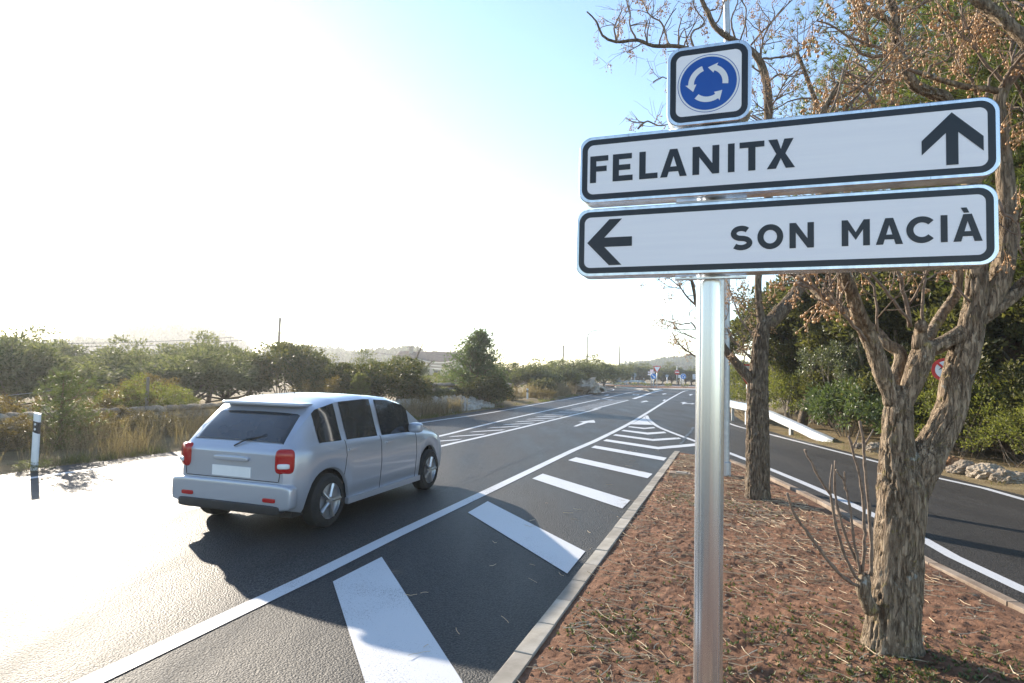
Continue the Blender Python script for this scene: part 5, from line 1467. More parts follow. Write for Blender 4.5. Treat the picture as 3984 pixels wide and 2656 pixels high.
# ------------------------------------------------------------------ house
hp = at(1640, 90, 0)
ho = thing("house", "old country house with a tiled gable roof and one chimney behind the bushes", "house", hp)
hw, hd, he, hr = 9.6, 6.5, 3.05, 4.45
ca = rad(-14)
def hx(x_, y_, z_):
    return (x_ * math.cos(ca) - y_ * math.sin(ca), x_ * math.sin(ca) + y_ * math.cos(ca), z_)
mb = MB()
V = [hx(*v) for v in ((-hw / 2, 0, -.2), (hw / 2, 0, -.2), (hw / 2, hd, -.2), (-hw / 2, hd, -.2), (-hw / 2, 0, he), (hw / 2, 0, he), (hw / 2, hd, he), (-hw / 2, hd, he), (-hw / 2, hd / 2, hr), (hw / 2, hd / 2, hr))]
mb.add2(V, [[5, 6, 9], [7, 4, 8]], [[0, 1, 5, 4], [1, 2, 6, 5], [2, 3, 7, 6], [3, 0, 4, 7]])
mb.obj("wall", MAT["wall"], ho)
mb = MB()
n = 64
for side in (0, 1):
    V = []
    for i in range(n + 1):
        x_ = -hw / 2 - .15 + (hw + .3) * i / n; bump_ = .05 * (i % 2)
        for f in (0, 1):
            yy_ = (-.25 + f * (hd / 2 + .25)) if side == 0 else (hd + .25 - f * (hd / 2 + .25))
            V.append(hx(x_, yy_, he - .06 + f * (hr - he + .12) + bump_ + .03))
    mb.add(V, [[2 * i, 2 * i + 2, 2 * i + 3, 2 * i + 1] if side == 0 else [2 * i, 2 * i + 1, 2 * i + 3, 2 * i + 2] for i in range(n)])
rf = mb.obj("roof", MAT["roof"], ho)
mb = MB(); cc = hx(-hw / 2 + 1.9, hd / 2 - .5, 0)
box(mb, (cc[0], cc[1], 4.5), (.55, .55, 1.1), ca); box(mb, (cc[0], cc[1], 5.08), (.72, .72, .1), ca)
for dx_, dy_ in ((-.2, -.2), (.2, -.2), (.2, .2), (-.2, .2)): box(mb, (cc[0] + dx_, cc[1] + dy_, 5.2), (.1, .1, .16), ca)
box(mb, (cc[0], cc[1], 5.32), (.74, .74, .08), ca)
mb.obj("chimney", MAT["wall"], rf)
for (xx, zz, w_, h_, m_) in ((-3.9, 1.9, .8, 1.1, "shutter"), (2.4, 1.3, .9, .9, "glass"), (-1.0, 1.5, .8, 1.0, "glass")):
    mb = MB(); c = hx(xx, -.02, zz); box(mb, c, (w_, .08, h_), ca); wd = mb.obj("window", MAT[m_], ho)
    mb = MB(); c = hx(xx, -.05, zz - h_ / 2 - .06); box(mb, c, (w_ + .2, .18, .09), ca); mb.obj("sill", MAT["concrete"], wd)
mb = MB(); c = hx(-hw / 2 - .03, hd / 2, 2.2); box(mb, c, (.06, .8, 1.0), ca); mb.obj("window", MAT["shutter"], ho)

# ------------------------------------------------------------------ hills
def hill(name, px0, px1, Y, ztop, depth, seed, ntree, prof):
    a, b = A(px0, 1440, Y), A(px1, 1440, Y)
    W = (b[0] - a[0]) / 2; cx_ = (a[0] + b[0]) / 2
    g = np.random.default_rng(seed)
    nx_, ny_ = 80, 30
    u = np.linspace(-1.25, 1.25, nx_); v = np.linspace(-1, 1, ny_)
    U, Vv = np.meshgrid(u, v)
    def hz(U, Vv): return ztop * np.clip(prof(U), 0, 1.2) * np.clip(1 - Vv ** 2, 0, 1) ** .8 + fbm(U * 3 + seed, Vv * 3, None, seed, 3) * ztop * .06
    Z = hz(U, Vv) - .2
    mb = MB(); I = np.arange(U.size).reshape(U.shape)
    mb.add(np.stack([cx_ + U * W, Y + Vv * depth, Z], -1).reshape(-1, 3), np.stack([I[:-1, :-1], I[:-1, 1:], I[1:, 1:], I[1:, :-1]], -1).reshape(-1, 4))
    tag(mb.obj(name, MAT["earth"], smooth=True), kind="structure")
    # woodland on the hill: crowns of leaf clumps
    tw = MB()
    k = ntree
    tu, tv = g.uniform(-1.2, 1.2, k), g.uniform(-1, .25, k)
    tz = hz(tu, tv) 
    s = g.uniform(.8, 1.5, k) * Y / 110 
    per = 60
    kk = np.repeat(np.arange(k), per)
    d = sph(g, k * per); d[:, 2] = np.abs(d[:, 2]) * 1.1 - .25
    P = np.stack([cx_ + tu * W, Y + tv * depth, tz], 1)[kk] + d * s[kk][:, None] * (g.random(k * per) ** .3)[:, None] + np.array([0, 0, 1])[None] * (s * .75)[kk][:, None]
    leafcards(tw, P, d + g.normal(0, .5, d.shape), d + g.normal(0, .4, d.shape), s[kk] * .5, s[kk] * .2)
    tag(tw.obj("hill_wood", MAT["hillgreen"]), kind="stuff")
hill("hill", 540, 960, 265, 12.4, 60, 1, 420, lambda U: np.exp(-((U - .05) / .75) ** 4) * (1 - .12 * U))
hill("hill", 1180, 1800, 300, 6.3, 50, 2, 380, lambda U: .75 + .25 * np.sin(U * 5) * np.exp(-U * U))
hill("hill", 2470, 2960, 480, 7.0, 60, 3, 420, lambda U: np.exp(-((U + .12) / .55) ** 2) + .25 * np.exp(-((U - .5) / .5) ** 2))
hill("hill", -700, 380, 200, 5.5, 40, 4, 380, lambda U: .8 + .2 * np.sin(U * 7))
# distant bushes behind the roundabout
TREEFAR = OLIVE
for k, (px, Y, zt_, w) in enumerate(((2450, 128, 3.4, 4.2), (2480, 122, 4.4, 3.6), (2508, 128, 3.9, 3.8), (2545, 135, 3.0, 3.8), (2580, 130, 3.4, 3.8), (2610, 126, 4.2, 3.4), (2640, 132, 3.0, 3.4), (2668, 128, 3.4, 3.2), (2695, 125, 3.6, 3.6), (2725, 130, 3.4, 3.8), (2420, 140, 3.8, 4.2), (2760, 128, 3.4, 4), (2800, 120, 4, 4.5), (2860, 110, 5, 5))):
    lab = ("scrubby tree left of the backs of the grey signs", "tall scrubby tree behind the backs of the grey signs", "scrubby tree left of the keep right sign", "scrubby tree behind the give way sign", "scrubby tree between give way and no entry signs", "tall scrubby tree just left of the no entry sign", "low scrubby tree behind the no entry sign", "scrubby tree right of the blue roundabout sign", "scrubby tree at the left side of the big signpost", "scrubby tree hidden behind the big signpost", "scrubby tree behind the right street lamp", "scrubby tree right of the big signpost, by the galvanised lamp column", "scrubby tree behind the far guard rail", "tall scrubby tree behind the weeping green shrub")[k]
    me = OLIVE[k % 3]
    plant("scrub_tree", lab, "tree", at(px, Y, -.1), me[0], me[1], (w, w, zt_ / 1.85), k * 1.3, "scrubby trees beyond the roundabout", "crown", "trunk")

# ------------------------------------------------------------------ street lamps
def lamp(label, base, H, r, arm, yaw, mt="galv"):
    t = thing("street_lamp", label, "street lamp", base, yaw, "tall curved street lamps")
    mb = MB()
    P = [(0, 0, -.2), (0, 0, H * .5), (0, 0, H - 1.6), (arm * .04, 0, H - .9), (arm * .22, 0, H - .35), (arm * .5, 0, H - .08), (arm, 0, H)]
    P, R = resample(P, [r, r * .8, r * .62, r * .55, r * .5, r * .45, r * .4], .25)
    tube(mb, P, R, 14); mb.obj("column", MAT[mt], t, True)
    mb = MB(); box(mb, (arm + .28, 0, H - .01), (.65, .22, .09)); mb.obj("lamp_head", MAT[mt], t)
    mb = MB(); box(mb, (0, 0, .0), (r * 4, r * 4, .03)); lathe(mb, (0, 0, .015), [(r * 1.25, 0), (r * 1.25, .25), (r * 1.02, .27)], 14); mb.obj("base_plate", MAT["galv"], t)
    mb = MB(); box(mb, (0, -r * .96, .9), (r * .9, .02, .4)); mb.obj("hatch", MAT["galv"], t)
lb = G((2819, 1858), .05)
lamp("galvanised lamp column standing in the soil bed directly behind the sign post", (lb[0], lb[1], .05), 9.6, .085, 2.0, rad(165))
lamp("curved street lamp at the left, above the olive trees on the verge", at(2283, 88, 0), 8.0, .14, 1.5, 0, "steel")
lamp("curved street lamp farther away, next to the grey cabinet", at(2409, 119, 0), 8.1, .17, 1.2, 0, "steel")

# ------------------------------------------------------------------ small road signs around the roundabout
def tri(r, up=True):
    s = 1 if up else -1
    pts = [(math.sin(a) * r, s * math.cos(a) * r) for a in (0, 2 * math.pi / 3, 4 * math.pi / 3)]
    return pts
def ngon(r, n=28): return [(r * math.cos(2 * math.pi * k / n), r * math.sin(2 * math.pi * k / n)) for k in range(n)]
def plate(mb, pts, zc, y, th=.012):
    n = len(pts); P = [Vector((p[0], p[1], 0)) for p in pts]
    a = sum(P[i - 1].x * P[i].y - P[i].x * P[i - 1].y for i in range(n))
    V = [(p.x, y, zc + p.y) for p in P] + [(p.x, y + th, zc + p.y) for p in P]
    for t in tessellate_polygon([P]):
        q_, r2, s_ = [P[k] for k in t]
        cr = (r2.x - q_.x) * (s_.y - q_.y) - (r2.y - q_.y) * (s_.x - q_.x)
        t = t if cr > 0 else (t[0], t[2], t[1])
        mb.add([V[i] for i in t], [[0, 1, 2]]); mb.add([V[n + i] for i in t], [[0, 2, 1]])
    F = [[i, n + i, n + (i + 1) % n, (i + 1) % n] for i in range(n)]
    mb.add(V, F if a > 0 else [f[::-1] for f in F])
def signpost(name, label, base, H, yaw=0.0, r=.05, group="small road signs at the roundabout", dx=0.0):
    t = thing(name, label, "road sign", base, yaw, group)
    mb = MB(); tube(mb, [(dx, .04, -.2), (dx, .04, H * .5), (dx, .04, H)], r, 10); mb.obj("post", MAT["galv"], t, True)
    return t
def face(t, name, pts, zc, y, mat):
    mb = MB(); plate(mb, pts, zc, y); return mb.obj(name, MAT[mat], t)
def arrow2(cx_, cz_, ang_, L, w, hw_, hl):
    c, s = math.cos(ang_), math.sin(ang_)
    pts = [(-L / 2, -w), (L / 2 - hl, -w), (L / 2 - hl, -hw_), (L / 2, 0), (L / 2 - hl, hw_), (L / 2 - hl, w), (-L / 2, w)]
    return [(cx_ + x * c - y * s, cz_ + x * s + y * c) for x, y in pts]
# keep right
b = G(z8(1010, 950), .0); sc = b[1] / FPX
R = 84 * .1403 * sc
zc = CAMH + (1457 - z8(0, 583)[1]) * sc
t = signpost("keep_right_sign", "round blue sign with a white diagonal arrow at the nose of the far traffic island", (b[0], b[1], .0), zc, dx=0)
f = face(t, "disc", ngon(R), zc, -.03, "white"); face(t, "blue_field", ngon(R * .92), zc, -.044, "farblue"); face(t, "arrow", arrow2(0, zc, rad(-45), R * 1.5, R * .13, R * .38, R * .5), 0, -.058, "white")
# give way
b = G(z8(1108, 925), .1); sc = b[1] / FPX; zc = CAMH + (1457 - z8(0, 395)[1]) * sc; R = 126 * .1403 * sc
t = signpost("give_way_sign", "white inverted triangle sign with red rim on the far traffic island", (b[0], b[1], .12), zc)
face(t, "disc_behind", ngon(R * .64), zc + R * .0, .095, "red"); face(t, "triangle", tri(R, False), zc, -.03, "red"); face(t, "white_field", tri(R * .76, False), zc, -.044, "white")
# direction blades behind
b = G(z8(955, 915), .1); sc = b[1] / FPX
t = signpost("direction_blade_sign", "two stacked pale blue direction blades left of the give way sign", (b[0], b[1], .12), CAMH + (1457 - z8(0, 435)[1]) * sc, r=.07)
for zz in (498, 560):
    zc = CAMH + (1457 - z8(0, zz)[1]) * sc; w_ = 110 * .1403 * sc; h_ = 19 * .1403 * sc
    face(t, "blade", [(-w_, 0), (-w_ * .86, -h_), (w_ * .8, -h_), (w_ * .8, h_), (-w_ * .86, h_)], zc, -.05, "sheetw")
face(t, "symbol_panel", rect(-.2, .25, -.14, .14), CAMH + (1457 - z8(0, 450)[1]) * sc, -.06, "sheetw")
# no entry
b = G(z8(1665, 855), .0); sc = b[1] / FPX; zc = CAMH + (1460 - z8(0, 480)[1]) * sc; R = 66 * .1403 * sc
t = signpost("no_entry_sign", "round red no entry sign with a white bar beyond the far traffic island", (b[0], b[1], 0), CAMH + (1460 - z8(0, 310)[1]) * sc, r=.06)
face(t, "triangle_back", tri(R * 1.3, False), zc + R * .25, .11, "greyback"); face(t, "disc", ngon(R), zc, -.04, "red"); face(t, "bar", rect(-R * .75, R * .75, -R * .2, R * .2), zc, -.056, "white")
# blue roundabout
b = G(z8(1838, 925), .1); sc = b[1] / FPX; zc = CAMH + (1460 - z8(0, 610)[1]) * sc; R = 80 * .1403 * sc
t = signpost("roundabout_sign", "round blue roundabout sign with three white arrows left of the big signpost", (b[0], b[1], .1), zc)
face(t, "disc", ngon(R), zc, -.03, "white"); face(t, "blue_field", ngon(R * .93), zc, -.044, "farblue")
for a0 in (60, 180, 300):
    mb = MB(); pts = [(R * .58 * math.cos(rad(a0 + k * 12)), R * .58 * math.sin(rad(a0 + k * 12))) for k in range(7)] + [(R * .36 * math.cos(rad(a0 + k * 12)), R * .36 * math.sin(rad(a0 + k * 12))) for k in range(6, -1, -1)]
    plate(mb, pts, zc, -.058); mb.obj("arrow", MAT["white"], t)
# twin posts with small white boards
b = G(z8(1770, 865), .0); sc = b[1] / FPX
t = signpost("twin_post_sign", "small white board on twin posts between no entry and roundabout signs", (b[0], b[1], 0), CAMH + (1460 - z8(0, 560)[1]) * sc, r=.06)
mb = MB(); tube(mb, [(30 * .1403 * sc, .04, -.2), (30 * .1403 * sc, .04, 1.2), (30 * .1403 * sc, .04, CAMH - (z8(0, 560)[1] - 1460) * sc)], .06, 10); mb.obj("post", MAT["galv"], t, True)
for zz in (575, 612): face(t, "board", rect(-.45, .75, -.14, .14), CAMH + (1460 - z8(0, zz)[1]) * sc, -.05, "sheetw")
# backs of signs
for lab, x_, zz, rb, shp, by in (("grey back of a round sign above the near end of the far guard rail", 213, 545, 60, 'o', 858), ("grey back of a triangular sign beside the round one over the far guard rail", 400, 560, 66, 't', 750), ("grey back of the rightmost round sign over the far guard rail", 486, 545, 62, 'o', 820), ("grey back of a small round sign between give way and no entry signs", 1393, 572, 44, 'o', 828)):
    b = A(*z8(x_, by), 98 if by > 800 else 104); sc = b[1] / FPX
    zc = CAMH + (1456 + (x_ > 1000) * 3 - z8(0, zz)[1]) * sc; R = rb * .1403 * sc
    t = signpost("sign_back", lab, (b[0], b[1], -.05), zc + R * .5, r=.06, group="sign backs at the roundabout")
    face(t, "plate", ngon(R) if shp == 'o' else tri(R * 1.2, False), zc, .1, "greyback")
b = A(*z8(2200, 600), 118)
t = signpost("info_board", "pale blue information board at the left rim of the big signpost", (b[0] + .5, b[1], 0), 2.6, r=.06)
face(t, "board", rect(-1.2, .3, -.5, .5), CAMH + (1461 - z8(0, 600)[1]) * 118 / FPX, -.05, "sheetw")
# cabinet
b = at(2400, 112, 0); cb = thing("utility_cabinet", "grey electrical cabinet at the foot of the right street lamp", "cabinet", b)
mb = MB(); box(mb, (0, 0, .75), (1.5, .6, 1.5)); mb.obj("body", MAT["greyback"], cb)
mb = MB(); box(mb, (0, 0, 1.53), (1.6, .7, .06)); mb.obj("top", MAT["galv"], cb)
for s_ in (-1, 1): mb = MB(); box(mb, (s_ * .36, -.315, .75), (.68, .03, 1.35)); mb.obj("door", MAT["greyback"], cb)

# ------------------------------------------------------------------ guard rails
def guardrail(label, P, z, group="steel guard rails", posts=2.0, endz=None):
    P = np.array(P, float); r0 = (P[0][0], P[0][1], 0)
    t = thing("guard_rail", label, "guard rail", r0, 0, group)
    Q, Zs = resample(np.c_[P, np.zeros(len(P))], np.array(z, float), .35)
    T = np.gradient(Q, axis=0); T /= np.linalg.norm(T, axis=1)[:, None]; N_ = np.stack([T[:, 1], -T[:, 0], 0 * T[:, 0]], 1)
    sec = [(.0, -.155), (.02, -.15), (.08, -.105), (.08, -.075), (.02, -.02), (.02, .02), (.08, .075), (.08, .105), (.02, .15), (.0, .155)]
    m = len(sec); V = []
    for i in range(len(Q)):
        for a, b in sec: V.append(Q[i] - N_[i] * a + np.array([0, 0, Zs[i] + b]) - np.array(r0))
    F = [[i * m + k, i * m + k + 1, (i + 1) * m + k + 1, (i + 1) * m + k] for i in range(len(Q) - 1) for k in range(m - 1)]
    mb = MB(); mb.add(V, F); mb.obj("beam", MAT["rail"], t, True, 40)
    cum = np.concatenate([[0], np.cumsum(np.linalg.norm(np.diff(Q, axis=0), axis=1))])
    s = .3
    while s < cum[-1]:
        c = np.array([np.interp(s, cum, Q[:, i]) for i in (0, 1)]); zz = np.interp(s, cum, Zs); nn = np.array([np.interp(s, cum, N_[:, i]) for i in (0, 1)])
        c = c + nn * .09
        if zz > .25:
            mb = MB(); box(mb, (c[0] - r0[0], c[1] - r0[1], zz / 2 - .05), (.1, .1, zz + .1), math.atan2(nn[1], nn[0])); mb.obj("post", MAT["galv"], t)
        s += posts
gr = [A(*z9(1100, 1232), 17.3), A(*z9(950, 1195), 18.2), A(*z9(700, 1110), 20.6), A(*z9(520, 1035), 23.3), A(*z9(420, 1005), 25.2)]
guardrail("bright sunlit guard rail end sloping into the ground beside the slip road", [p[:2] for p in gr] + [(9.9, 28.5), (11.6, 33)], [.0, .18, .52, .66, .68, .68, .68])
guardrail("second guard rail farther along, seen between lamp column and slim tree", [(13.2, 38), (15.4, 44), (18.5, 51)], [.6, .6, .6])
fg = [A(*z8(-60, 815), 92), A(*z8(150, 790), 93), A(*z8(300, 770), 95), A(*z8(480, 765), 97), A(*z8(740, 775), 97), A(*z8(835, 840), 93)]
guardrail("curved grey guard rail around the far traffic island", [p[:2] for p in fg], [.25, .6, .8, .8, .75, .2], posts=3.0)

# ------------------------------------------------------------------ far traffic island and roundabout
def island(name, pts, h, mat, z0=-.05):
    mb = MB(); P = [Vector((p[0], p[1], 0)) for p in pts]; n = len(P)
    a = sum(P[i - 1].x * P[i].y - P[i].x * P[i - 1].y for i in range(n))
    if a < 0: P = P[::-1]
    sheet(mb, [(p.x, p.y) for p in P], h)
    V = [(p.x, p.y, z0) for p in P] + [(p.x, p.y, h) for p in P]
    mb.add(V, [[i, (i + 1) % n, n + (i + 1) % n, n + i] for i in range(n)])
    return mb.obj(name, MAT[mat])
ipx = [z8(-100, 850), z8(0, 885), z8(200, 905), z8(500, 925), z8(760, 940), z8(900, 985), z8(990, 985), z8(1130, 965), z8(1250, 935), z8(1500, 945), z8(2200, 955)]
ip = [G(p, .14)[:2] for p in ipx]
far = [(36, 95), (25, 98), (10, 98), (7.5, 94)]
o = island("traffic_island", ip + far, .14, "concrete"); tag(o, "pale kerbed traffic island carrying the small road signs", "traffic island")
inner = [(p[0] * 1.03 + .3, p[1] + 3.2) for p in ip[2:5]] + [(22.4, 81), (26.5, 82.5), (31, 83)] + [(34, 92), (25, 95), (13, 95)]
mb = MB(); sheet(mb, inner, .16); tag(mb.obj("island_soil", MAT["soil"]), kind="structure")
g = random.Random(3)
n = 0
ishr = np.array([(17.0, 85.5), (19.0, 86.5), (14.5, 87), (21.5, 84.5), (24, 85), (26, 85.5), (28.5, 85.2), (16, 90), (19.5, 91), (23, 90), (30.5, 87)])
for k, (x_, y_) in enumerate(ishr):
    me = FRSH[k % 2]
    plant("small_shrub", "low young shrub planted in the soil of the far traffic island", "bush", (x_, y_, .14), me[0], me[1], (.55, .55, .4), k, "young shrubs on the far traffic island")
for k in range(5):
    p = G(z8(790 + k * 36, 948 + k * 10), .14)
    o = link("kerb_block", STN[k % 7]); o.location = (p[0], p[1], .16); o.scale = (.32, .3, .16)
    tag(o, "white rounded block on the nose of the far traffic island", "kerb block", "white blocks on the island nose")
b = G(z8(1550, 830), 0)
delineator("tiny white delineator post beyond the island, left of no entry sign", (b[0], b[1] + 8, 0), 1.1, 0, "tiny delineators beyond the island")
b = G(z8(745, 790), 0)
delineator("tiny white delineator post above the right end of the far guard rail", (at(2505, 108)[0], 108, 0), 1.25, 0, "tiny delineators beyond the island")

# prohibition sign and hidden give way sign at the right
b = G(z9(1840, 1352), 0)
Yn = b[1]; sc = Yn / FPX
zc = A(*z9(1850, 745), Yn)[2]; R = 78 * .5884 * sc
t = thing("no_turn_sign", "round red rimmed no turn sign half hidden behind the forked tree", "road sign", (b[0], b[1], 0), rad(-30))
mb = MB(); tube(mb, [(.0, .05, -.2), (.0, .05, 1), (.0, .05, zc + R)], .03, 10); mb.obj("post", MAT["galv"], t, True)
face(t, "disc", ngon(R, 40), zc, -.02, "red"); face(t, "white_field", ngon(R * .74, 40), zc, -.034, "white")
face(t, "turn_arrow", [(-R * .5, -R * .02), (-R * .22, R * .3), (-R * .22, R * .12), (R * .2, R * .12), (R * .2, -R * .5), (R * .36, -R * .5), (R * .36, R * .28), (-R * .05, R * .28)], zc, -.047, "black")
c, s = math.cos(rad(135)), math.sin(rad(135))
face(t, "slash", [(x * c - y * s, x * s + y * c) for x, y in rect(-R * .76, R * .76, -R * .09, R * .09)], zc, -.060, "red")
b = A(2908, 1416, 26)
t = signpost("yield_sign", "red edged sign peeping out left of the slim chinaberry trunk", (b[0], b[1], 0), b[2], rad(-15), .04, None)
face(t, "triangle", tri(.62, False), b[2] - .31, -.03, "red"); face(t, "white_field", tri(.47, False), b[2] - .31, -.044, "white")

# ------------------------------------------------------------------ passing car
def build_car():
    d = np.array([math.sin(rad(19.3)), math.cos(rad(19.3))]); left = np.array([-d[1], d[0]])
    rr_c = np.array([-2.20, 6.46]); W, L = 1.70, 3.85
    c0 = rr_c + left * W / 2
    root = thing("passing_car", "silver hatchback driving away past the hatched markings", "car", (c0[0], c0[1], 0), -rad(19.3))
    # local: x right, y forward from the rear bumper, z up
    wr, wy = .30, (.62, 3.10)
    ys = np.unique(np.concatenate([np.linspace(0, L, 70), [.0, .03, .08]]))
    it = lambda y, a, b: np.interp(y, a, b)
    zbelt = it(ys, [0, .1, .5, 1.2, 2.4, 2.9, 3.3, 3.65, L], [.86, .93, .96, .95, .92, .88, .82, .72, .52])
    zroof = it(ys, [0, .05, .22, .5, .9, 1.5, 2.1, 2.4, 2.95, 3.3, 3.65, L], [.88, .95, 1.13, 1.37, 1.45, 1.47, 1.43, 1.35, .96, .86, .75, .54])
    hw_ = W / 2 * it(ys, [0, .08, .3, .8, 2.8, 3.4, 3.7, L], [.80, .90, .965, 1, 1, .955, .86, .66])
    hrf = hw_ * it(ys, [0, .3, 1, 2.2, 2.95, L], [.88, .80, .76, .77, .92, .95])
    zlo = np.full(len(ys), .22) + it(ys, [0, .3, 3.5, L], [.08, 0, 0, .04])
    for w_ in wy:
        dd = (wr + .055) ** 2 - (ys - w_) ** 2
        zlo = np.where(dd > 0, np.maximum(zlo, wr + np.sqrt(np.maximum(dd, 0))), zlo)
    rows = []
    for i in range(len(ys)):
        lo, be, ro = zlo[i], zbelt[i], max(zroof[i], zbelt[i] + .012)
        mid = lo + (be - lo) * .5
        h = hw_[i]; rf_ = hrf[i]
        g_ = min(1, (ro - be) / .3)
        sec = [(h * .93, lo), (h * .965, lo + (be - lo) * .06), (h * .985, lo + (be - lo) * .3), (h, mid + .04), (h * .985, be - .09), (h * .965, be - .02), (h * (.955 - .012 * g_), be), 
               (h * .94 + (rf_ - h * .94) * .35 * 1, be + (ro - be) * .3), (h * .94 + (rf_ - h * .94) * .75, be + (ro - be) * .68), (rf_, be + (ro - be) * .88), (rf_ * .90, be + (ro - be) * .96), (rf_ * .55, ro - .004 * g_), (0, ro)]
        rows.append(sec)
    n = len(rows); m = len(rows[0])
    def pt(i, k, side, grow=0): 
        x_, z_ = rows[i][k]; return ((x_ + grow) * side, ys[i], z_)
    body, V, F = MB(), [], []
    for i in range(n):
        V += [pt(i, k, 1) for k in range(m)] + [pt(i, k, -1) for k in range(m - 2, -1, -1)]
    mm = 2 * m - 1
    def opening(i, k):
        y_ = (ys[i] + ys[i + 1]) / 2; kk_ = k if k < m - 1 else mm - 2 - k
        if kk_ in (6, 7, 8): return any(a < y_ < b for a, b in ((.44, .84), (.94, 1.60), (1.72, 2.50)))
        return False
    F = [[i * mm + k, (i + 1) * mm + k, (i + 1) * mm + k + 1, i * mm + k + 1] for i in range(n - 1) for k in range(mm - 1) if not opening(i, k)]
    body.add(V, F)
    for i, fl in ((0, 0), (n - 1, 1)):          # tail and nose caps
        for k in range(m - 1):
            a, b_, c_, e_ = i * mm + k, i * mm + k + 1, i * mm + (mm - 2 - k), i * mm + (mm - 1 - k)
            q4 = [a, b_, c_, e_] if b_ != c_ else [a, b_, e_, e_]
            if b_ == c_: body.f3.append(np.array([[a, b_, e_]] if not fl else [[a, e_, b_]]))
            else: body.f4.append(np.array([q4 if not fl else q4[::-1]]))
    bd = body.obj("body", MAT["car"], root, True, 38)
    # glass panels, 6 mm proud of the shell
    def panel(y0, y1, k0, k1, name="window", mat="carglass", side=1, inset=.004):
        ii = [i for i in range(n) if y0 <= ys[i] <= y1]
        mb = MB(); V = []
        for i in ii:
            for k in range(k0, k1 + 1):
                p = np.array(pt(i, k, side)); nrm = np.array([side * .85, 0, .45]); V.append(p + nrm * .006)
        w_ = k1 - k0 + 1
        F = [[a * w_ + b, (a + 1) * w_ + b, (a + 1) * w_ + b + 1, a * w_ + b + 1] for a in range(len(ii) - 1) for b in range(w_ - 1)]
        if side < 0: F = [f[::-1] for f in F]
        mb.add(V, F); return mb.obj(name, MAT[mat], root, True)
    for sd in (1, -1):
        panel(.42, .85, 6, 9, side=sd); panel(.92, 1.62, 6, 9, side=sd); panel(1.70, 2.52, 6, 9, side=sd)
    def strip_panel(i0, i1, f, name, mat, off):
        mb = MB(); V = []; ii = list(range(i0, i1 + 1))
        ks = list(range(m - 1, 8, -1))
        for i in ii:
            row = [np.array(pt(i, k, -1)) for k in range(7, m - 1)] + [np.array(pt(i, m - 1, 1))] + [np.array(pt(i, k, 1)) for k in range(m - 2, 6, -1)]
            for p in row: V.append(p * np.array([f, 1, 1]) + np.array(off))
        w_ = 2 * (m - 1 - 7) + 1
        mb.add(V, [[a * w_ + b, a * w_ + b + 1, (a + 1) * w_ + b + 1, (a + 1) * w_ + b] for a in range(len(ii) - 1) for b in range(w_ - 1)])
        return mb.obj(name, MAT[mat], root, True)
    ir = [i for i in range(n) if .07 <= ys[i] <= .40]; strip_panel(ir[0], ir[-1], .90, "rear_window", "carglassdark", (0, -.008, .010))
    iw = [i for i in range(n) if 2.42 <= ys[i] <= 2.93]; strip_panel(iw[0], iw[-1], .95, "windscreen", "carglassdark", (0, .008, .012))
    # rear details
    mb = MB(); rbox(mb, (0, .03, .43), (W * .945, .16, .28), 0, .25); bp = mb.obj("rear_bumper", MAT["car"], root, True)
    mb = MB(); rbox(mb, (0, .0, .30), (W * .80, .15, .10), 0, .25); mb.obj("valance", MAT["dark"], bp, True)
    for s_ in (-1, 1):
        mb = MB(); rbox(mb, (s_ * W * .385, .055, .80), (.20, .15, .26), s_ * .55, .45); mb.obj("tail_light", MAT["redlens"], root, True)
        mb = MB(); rbox(mb, (s_ * W * .33, L - .20, .62), (.26, .22, .14), -s_ * .5, .5); mb.obj("headlight", MAT["lens"], root, True)
        mb = MB(); rbox(mb, (s_ * (W / 2 + .09), 2.40, .99), (.20, .13, .14), 0, .6); mb.obj("mirror", MAT["car"], root, True)
    for sx in (-.36, .36):
        for yy_, zz in ((1.72, .62), (.72, .64)):
            mb = MB(); rbox(mb, (sx, yy_, zz - .05), (.50, .52, .20), 0, .5); rbox(mb, (sx, yy_ - .26 + (.12 if yy_ < 1 else 0), zz + (.12 if yy_ < 1 else .25)), (.48, .16, .60), 0, .5); rbox(mb, (sx, yy_ - .30 + (.12 if yy_ < 1 else 0), zz + (.48 if yy_ < 1 else .62)), (.26, .10, .18), 0, .55); mb.obj("seat", MAT["dark"], root, True)
    mb = MB(); rbox(mb, (0, 2.55, .82), (1.36, .45, .22), 0, .4); mb.obj("dashboard", MAT["dark"], root, True)
    mb = MB(); tq = np.linspace(0, 2 * math.pi, 21); tube(mb, np.array([[-.36 + .18 * math.cos(q_), 2.22 + .07 * math.sin(q_), .92 + .16 * math.sin(q_)] for q_ in tq]), .014, 6, False); mb.obj("steering_wheel", MAT["dark"], root, True)
    mb = MB(); box(mb, (0, -.004, .66), (.52, .012, .11)); mb.obj("number_plate", MAT["white"], root)
    mb = MB()
    for a_, b_ in (((-.62, -.003, .585), (.62, -.003, .585)), ((-.625, -.003, .59), (-.66, .0, .84)), ((.625, -.003, .59), (.66, .0, .84))): tube(mb, [a_, b_], .004, 4, False)
    mb.obj("tailgate_gap", MAT["dark"], root)["kind"] = "stuff"
    mb = MB(); rbox(mb, (0, -.015, .80), (.46, .05, .05), 0, .4); mb.obj("handle_strip", MAT["car"], root, True)
    mb = MB(); tube(mb, [(.0, .02, .93), (.12, .06, 1.0), (.34, .13, 1.05)], .009, 5); mb.obj("wiper", MAT["dark"], root)
    mb = MB(); tube(mb, [(.0, 1.0, 1.44), (.0, .9, 1.62)], .004, 5); mb.obj("aerial", MAT["dark"], root)
    for sx in (-.55, .55): mb = MB(); rbox(mb, (sx, -.052, .40), (.16, .02, .045), 0, .4); mb.obj("reflector", MAT["redlens"], root, True)
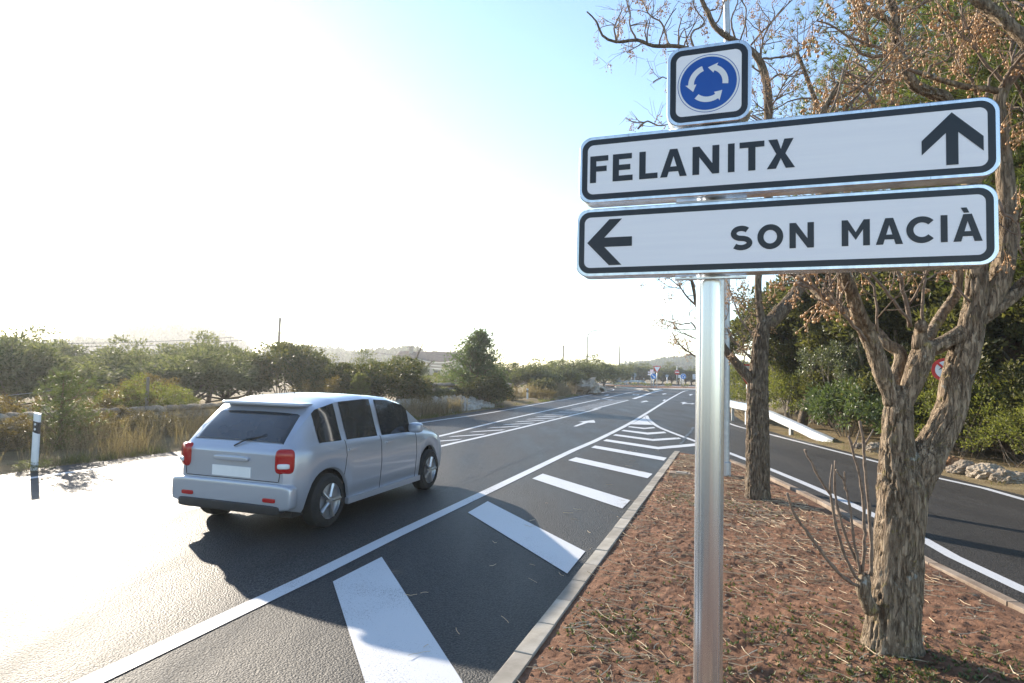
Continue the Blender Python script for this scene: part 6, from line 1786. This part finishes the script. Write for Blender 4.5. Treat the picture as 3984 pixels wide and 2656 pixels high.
    for s_ in (-1, 1): mb = MB(); rbox(mb, (s_ * W * .385 * 1.02, .02, .755), (.13, .12, .06), s_ * .55, .5); mb.obj("indicator", MAT["lens"], root, True)
    mb = MB(); rbox(mb, (0, .50, 1.372), (1.16, .30, .05), 0, .4); mb.obj("spoiler", MAT["car"], root, True)
    for s_ in (-1, 1):
        for yy_ in (1.02, 1.86): mb = MB(); box(mb, (s_ * (W / 2 - .005), yy_, .84), (.03, .16, .025)); mb.obj("door_handle", MAT["car"], root)
        for yy_ in (.90, 1.66, 2.62):
            mb = MB(); i = int(np.argmin(abs(ys - yy_)))
            P = [np.array(pt(i, k, s_)) + np.array([s_ * .0015, 0, 0]) for k in range(1, 7)]
            tube(mb, P, .004, 4, False); mb.obj("door_gap", MAT["dark"], root)
        mb = MB(); box(mb, (s_ * (W / 2 - .03), 1.86, .235), (.05, 1.8, .07)); mb.obj("sill", MAT["car"], root)
    mb = MB(); box(mb, (0, L / 2, .30), (W * .80, L * .92, .22)); mb.obj("underbody", MAT["dark"], root)
    for w_ in wy:
        mb = MB(); box(mb, (0, w_, .44), (W * .72, .74, .42)); mb.obj("wheel_well", MAT["dark"], root)
        for s_ in (-1, 1):
            cxw = s_ * (W / 2 - .11)
            def lx(mb, prof, sides=28):
                th = np.arange(sides) / sides * 2 * math.pi
                V = np.array([[cxw + s_ * x_, w_ + r_2 * math.cos(t_), .30 + r_2 * math.sin(t_)] for r_2, x_ in prof for t_ in th])
                F = [[i * sides + k, i * sides + (k + 1) % sides, (i + 1) * sides + (k + 1) % sides, (i + 1) * sides + k] for i in range(len(prof) - 1) for k in range(sides)]
                mb.add(V, F)
            mb = MB(); lx(mb, [(.19, -.10), (.27, -.10), (.30, -.07), (.30, .06), (.27, .095), (.20, .10)]); wh = mb.obj("wheel", MAT["tyre"], root, True, 35)
            mb = MB(); lx(mb, [(.20, .09), (.19, .06), (.03, .05), (.0, .055)]); lx(mb, [(.05, .07), (.045, .085), (0, .088)], 12)
            for k in range(5):
                a = k * 2 * math.pi / 5; P = np.array([[cxw + s_ * .085, w_ + rr2 * math.cos(a), .30 + rr2 * math.sin(a)] for rr2 in (.04, .12, .19)]); tube(mb, P, [.022, .02, .026], 6)
            mb.obj("rim", MAT["rim"], wh, True, 35)
    return root
build_car()

# ------------------------------------------------------------------ air
hz = MB(); box(hz, (0, 240, 14.4), (760, 620, 31.2))
hm = bpy.data.materials.new("haze"); hm.use_nodes = True
ht = hm.node_tree; ht.nodes.remove(ht.nodes["Principled BSDF"])
pv = ht.nodes.new("ShaderNodeVolumePrincipled"); pv.inputs["Density"].default_value = .0007; pv.inputs["Color"].default_value = (.93, .96, 1, 1); pv.inputs["Anisotropy"].default_value = .6
ht.links.new(pv.outputs[0], ht.nodes["Material Output"].inputs["Volume"])
ho_ = hz.obj("haze", hm); ho_["kind"] = "stuff"
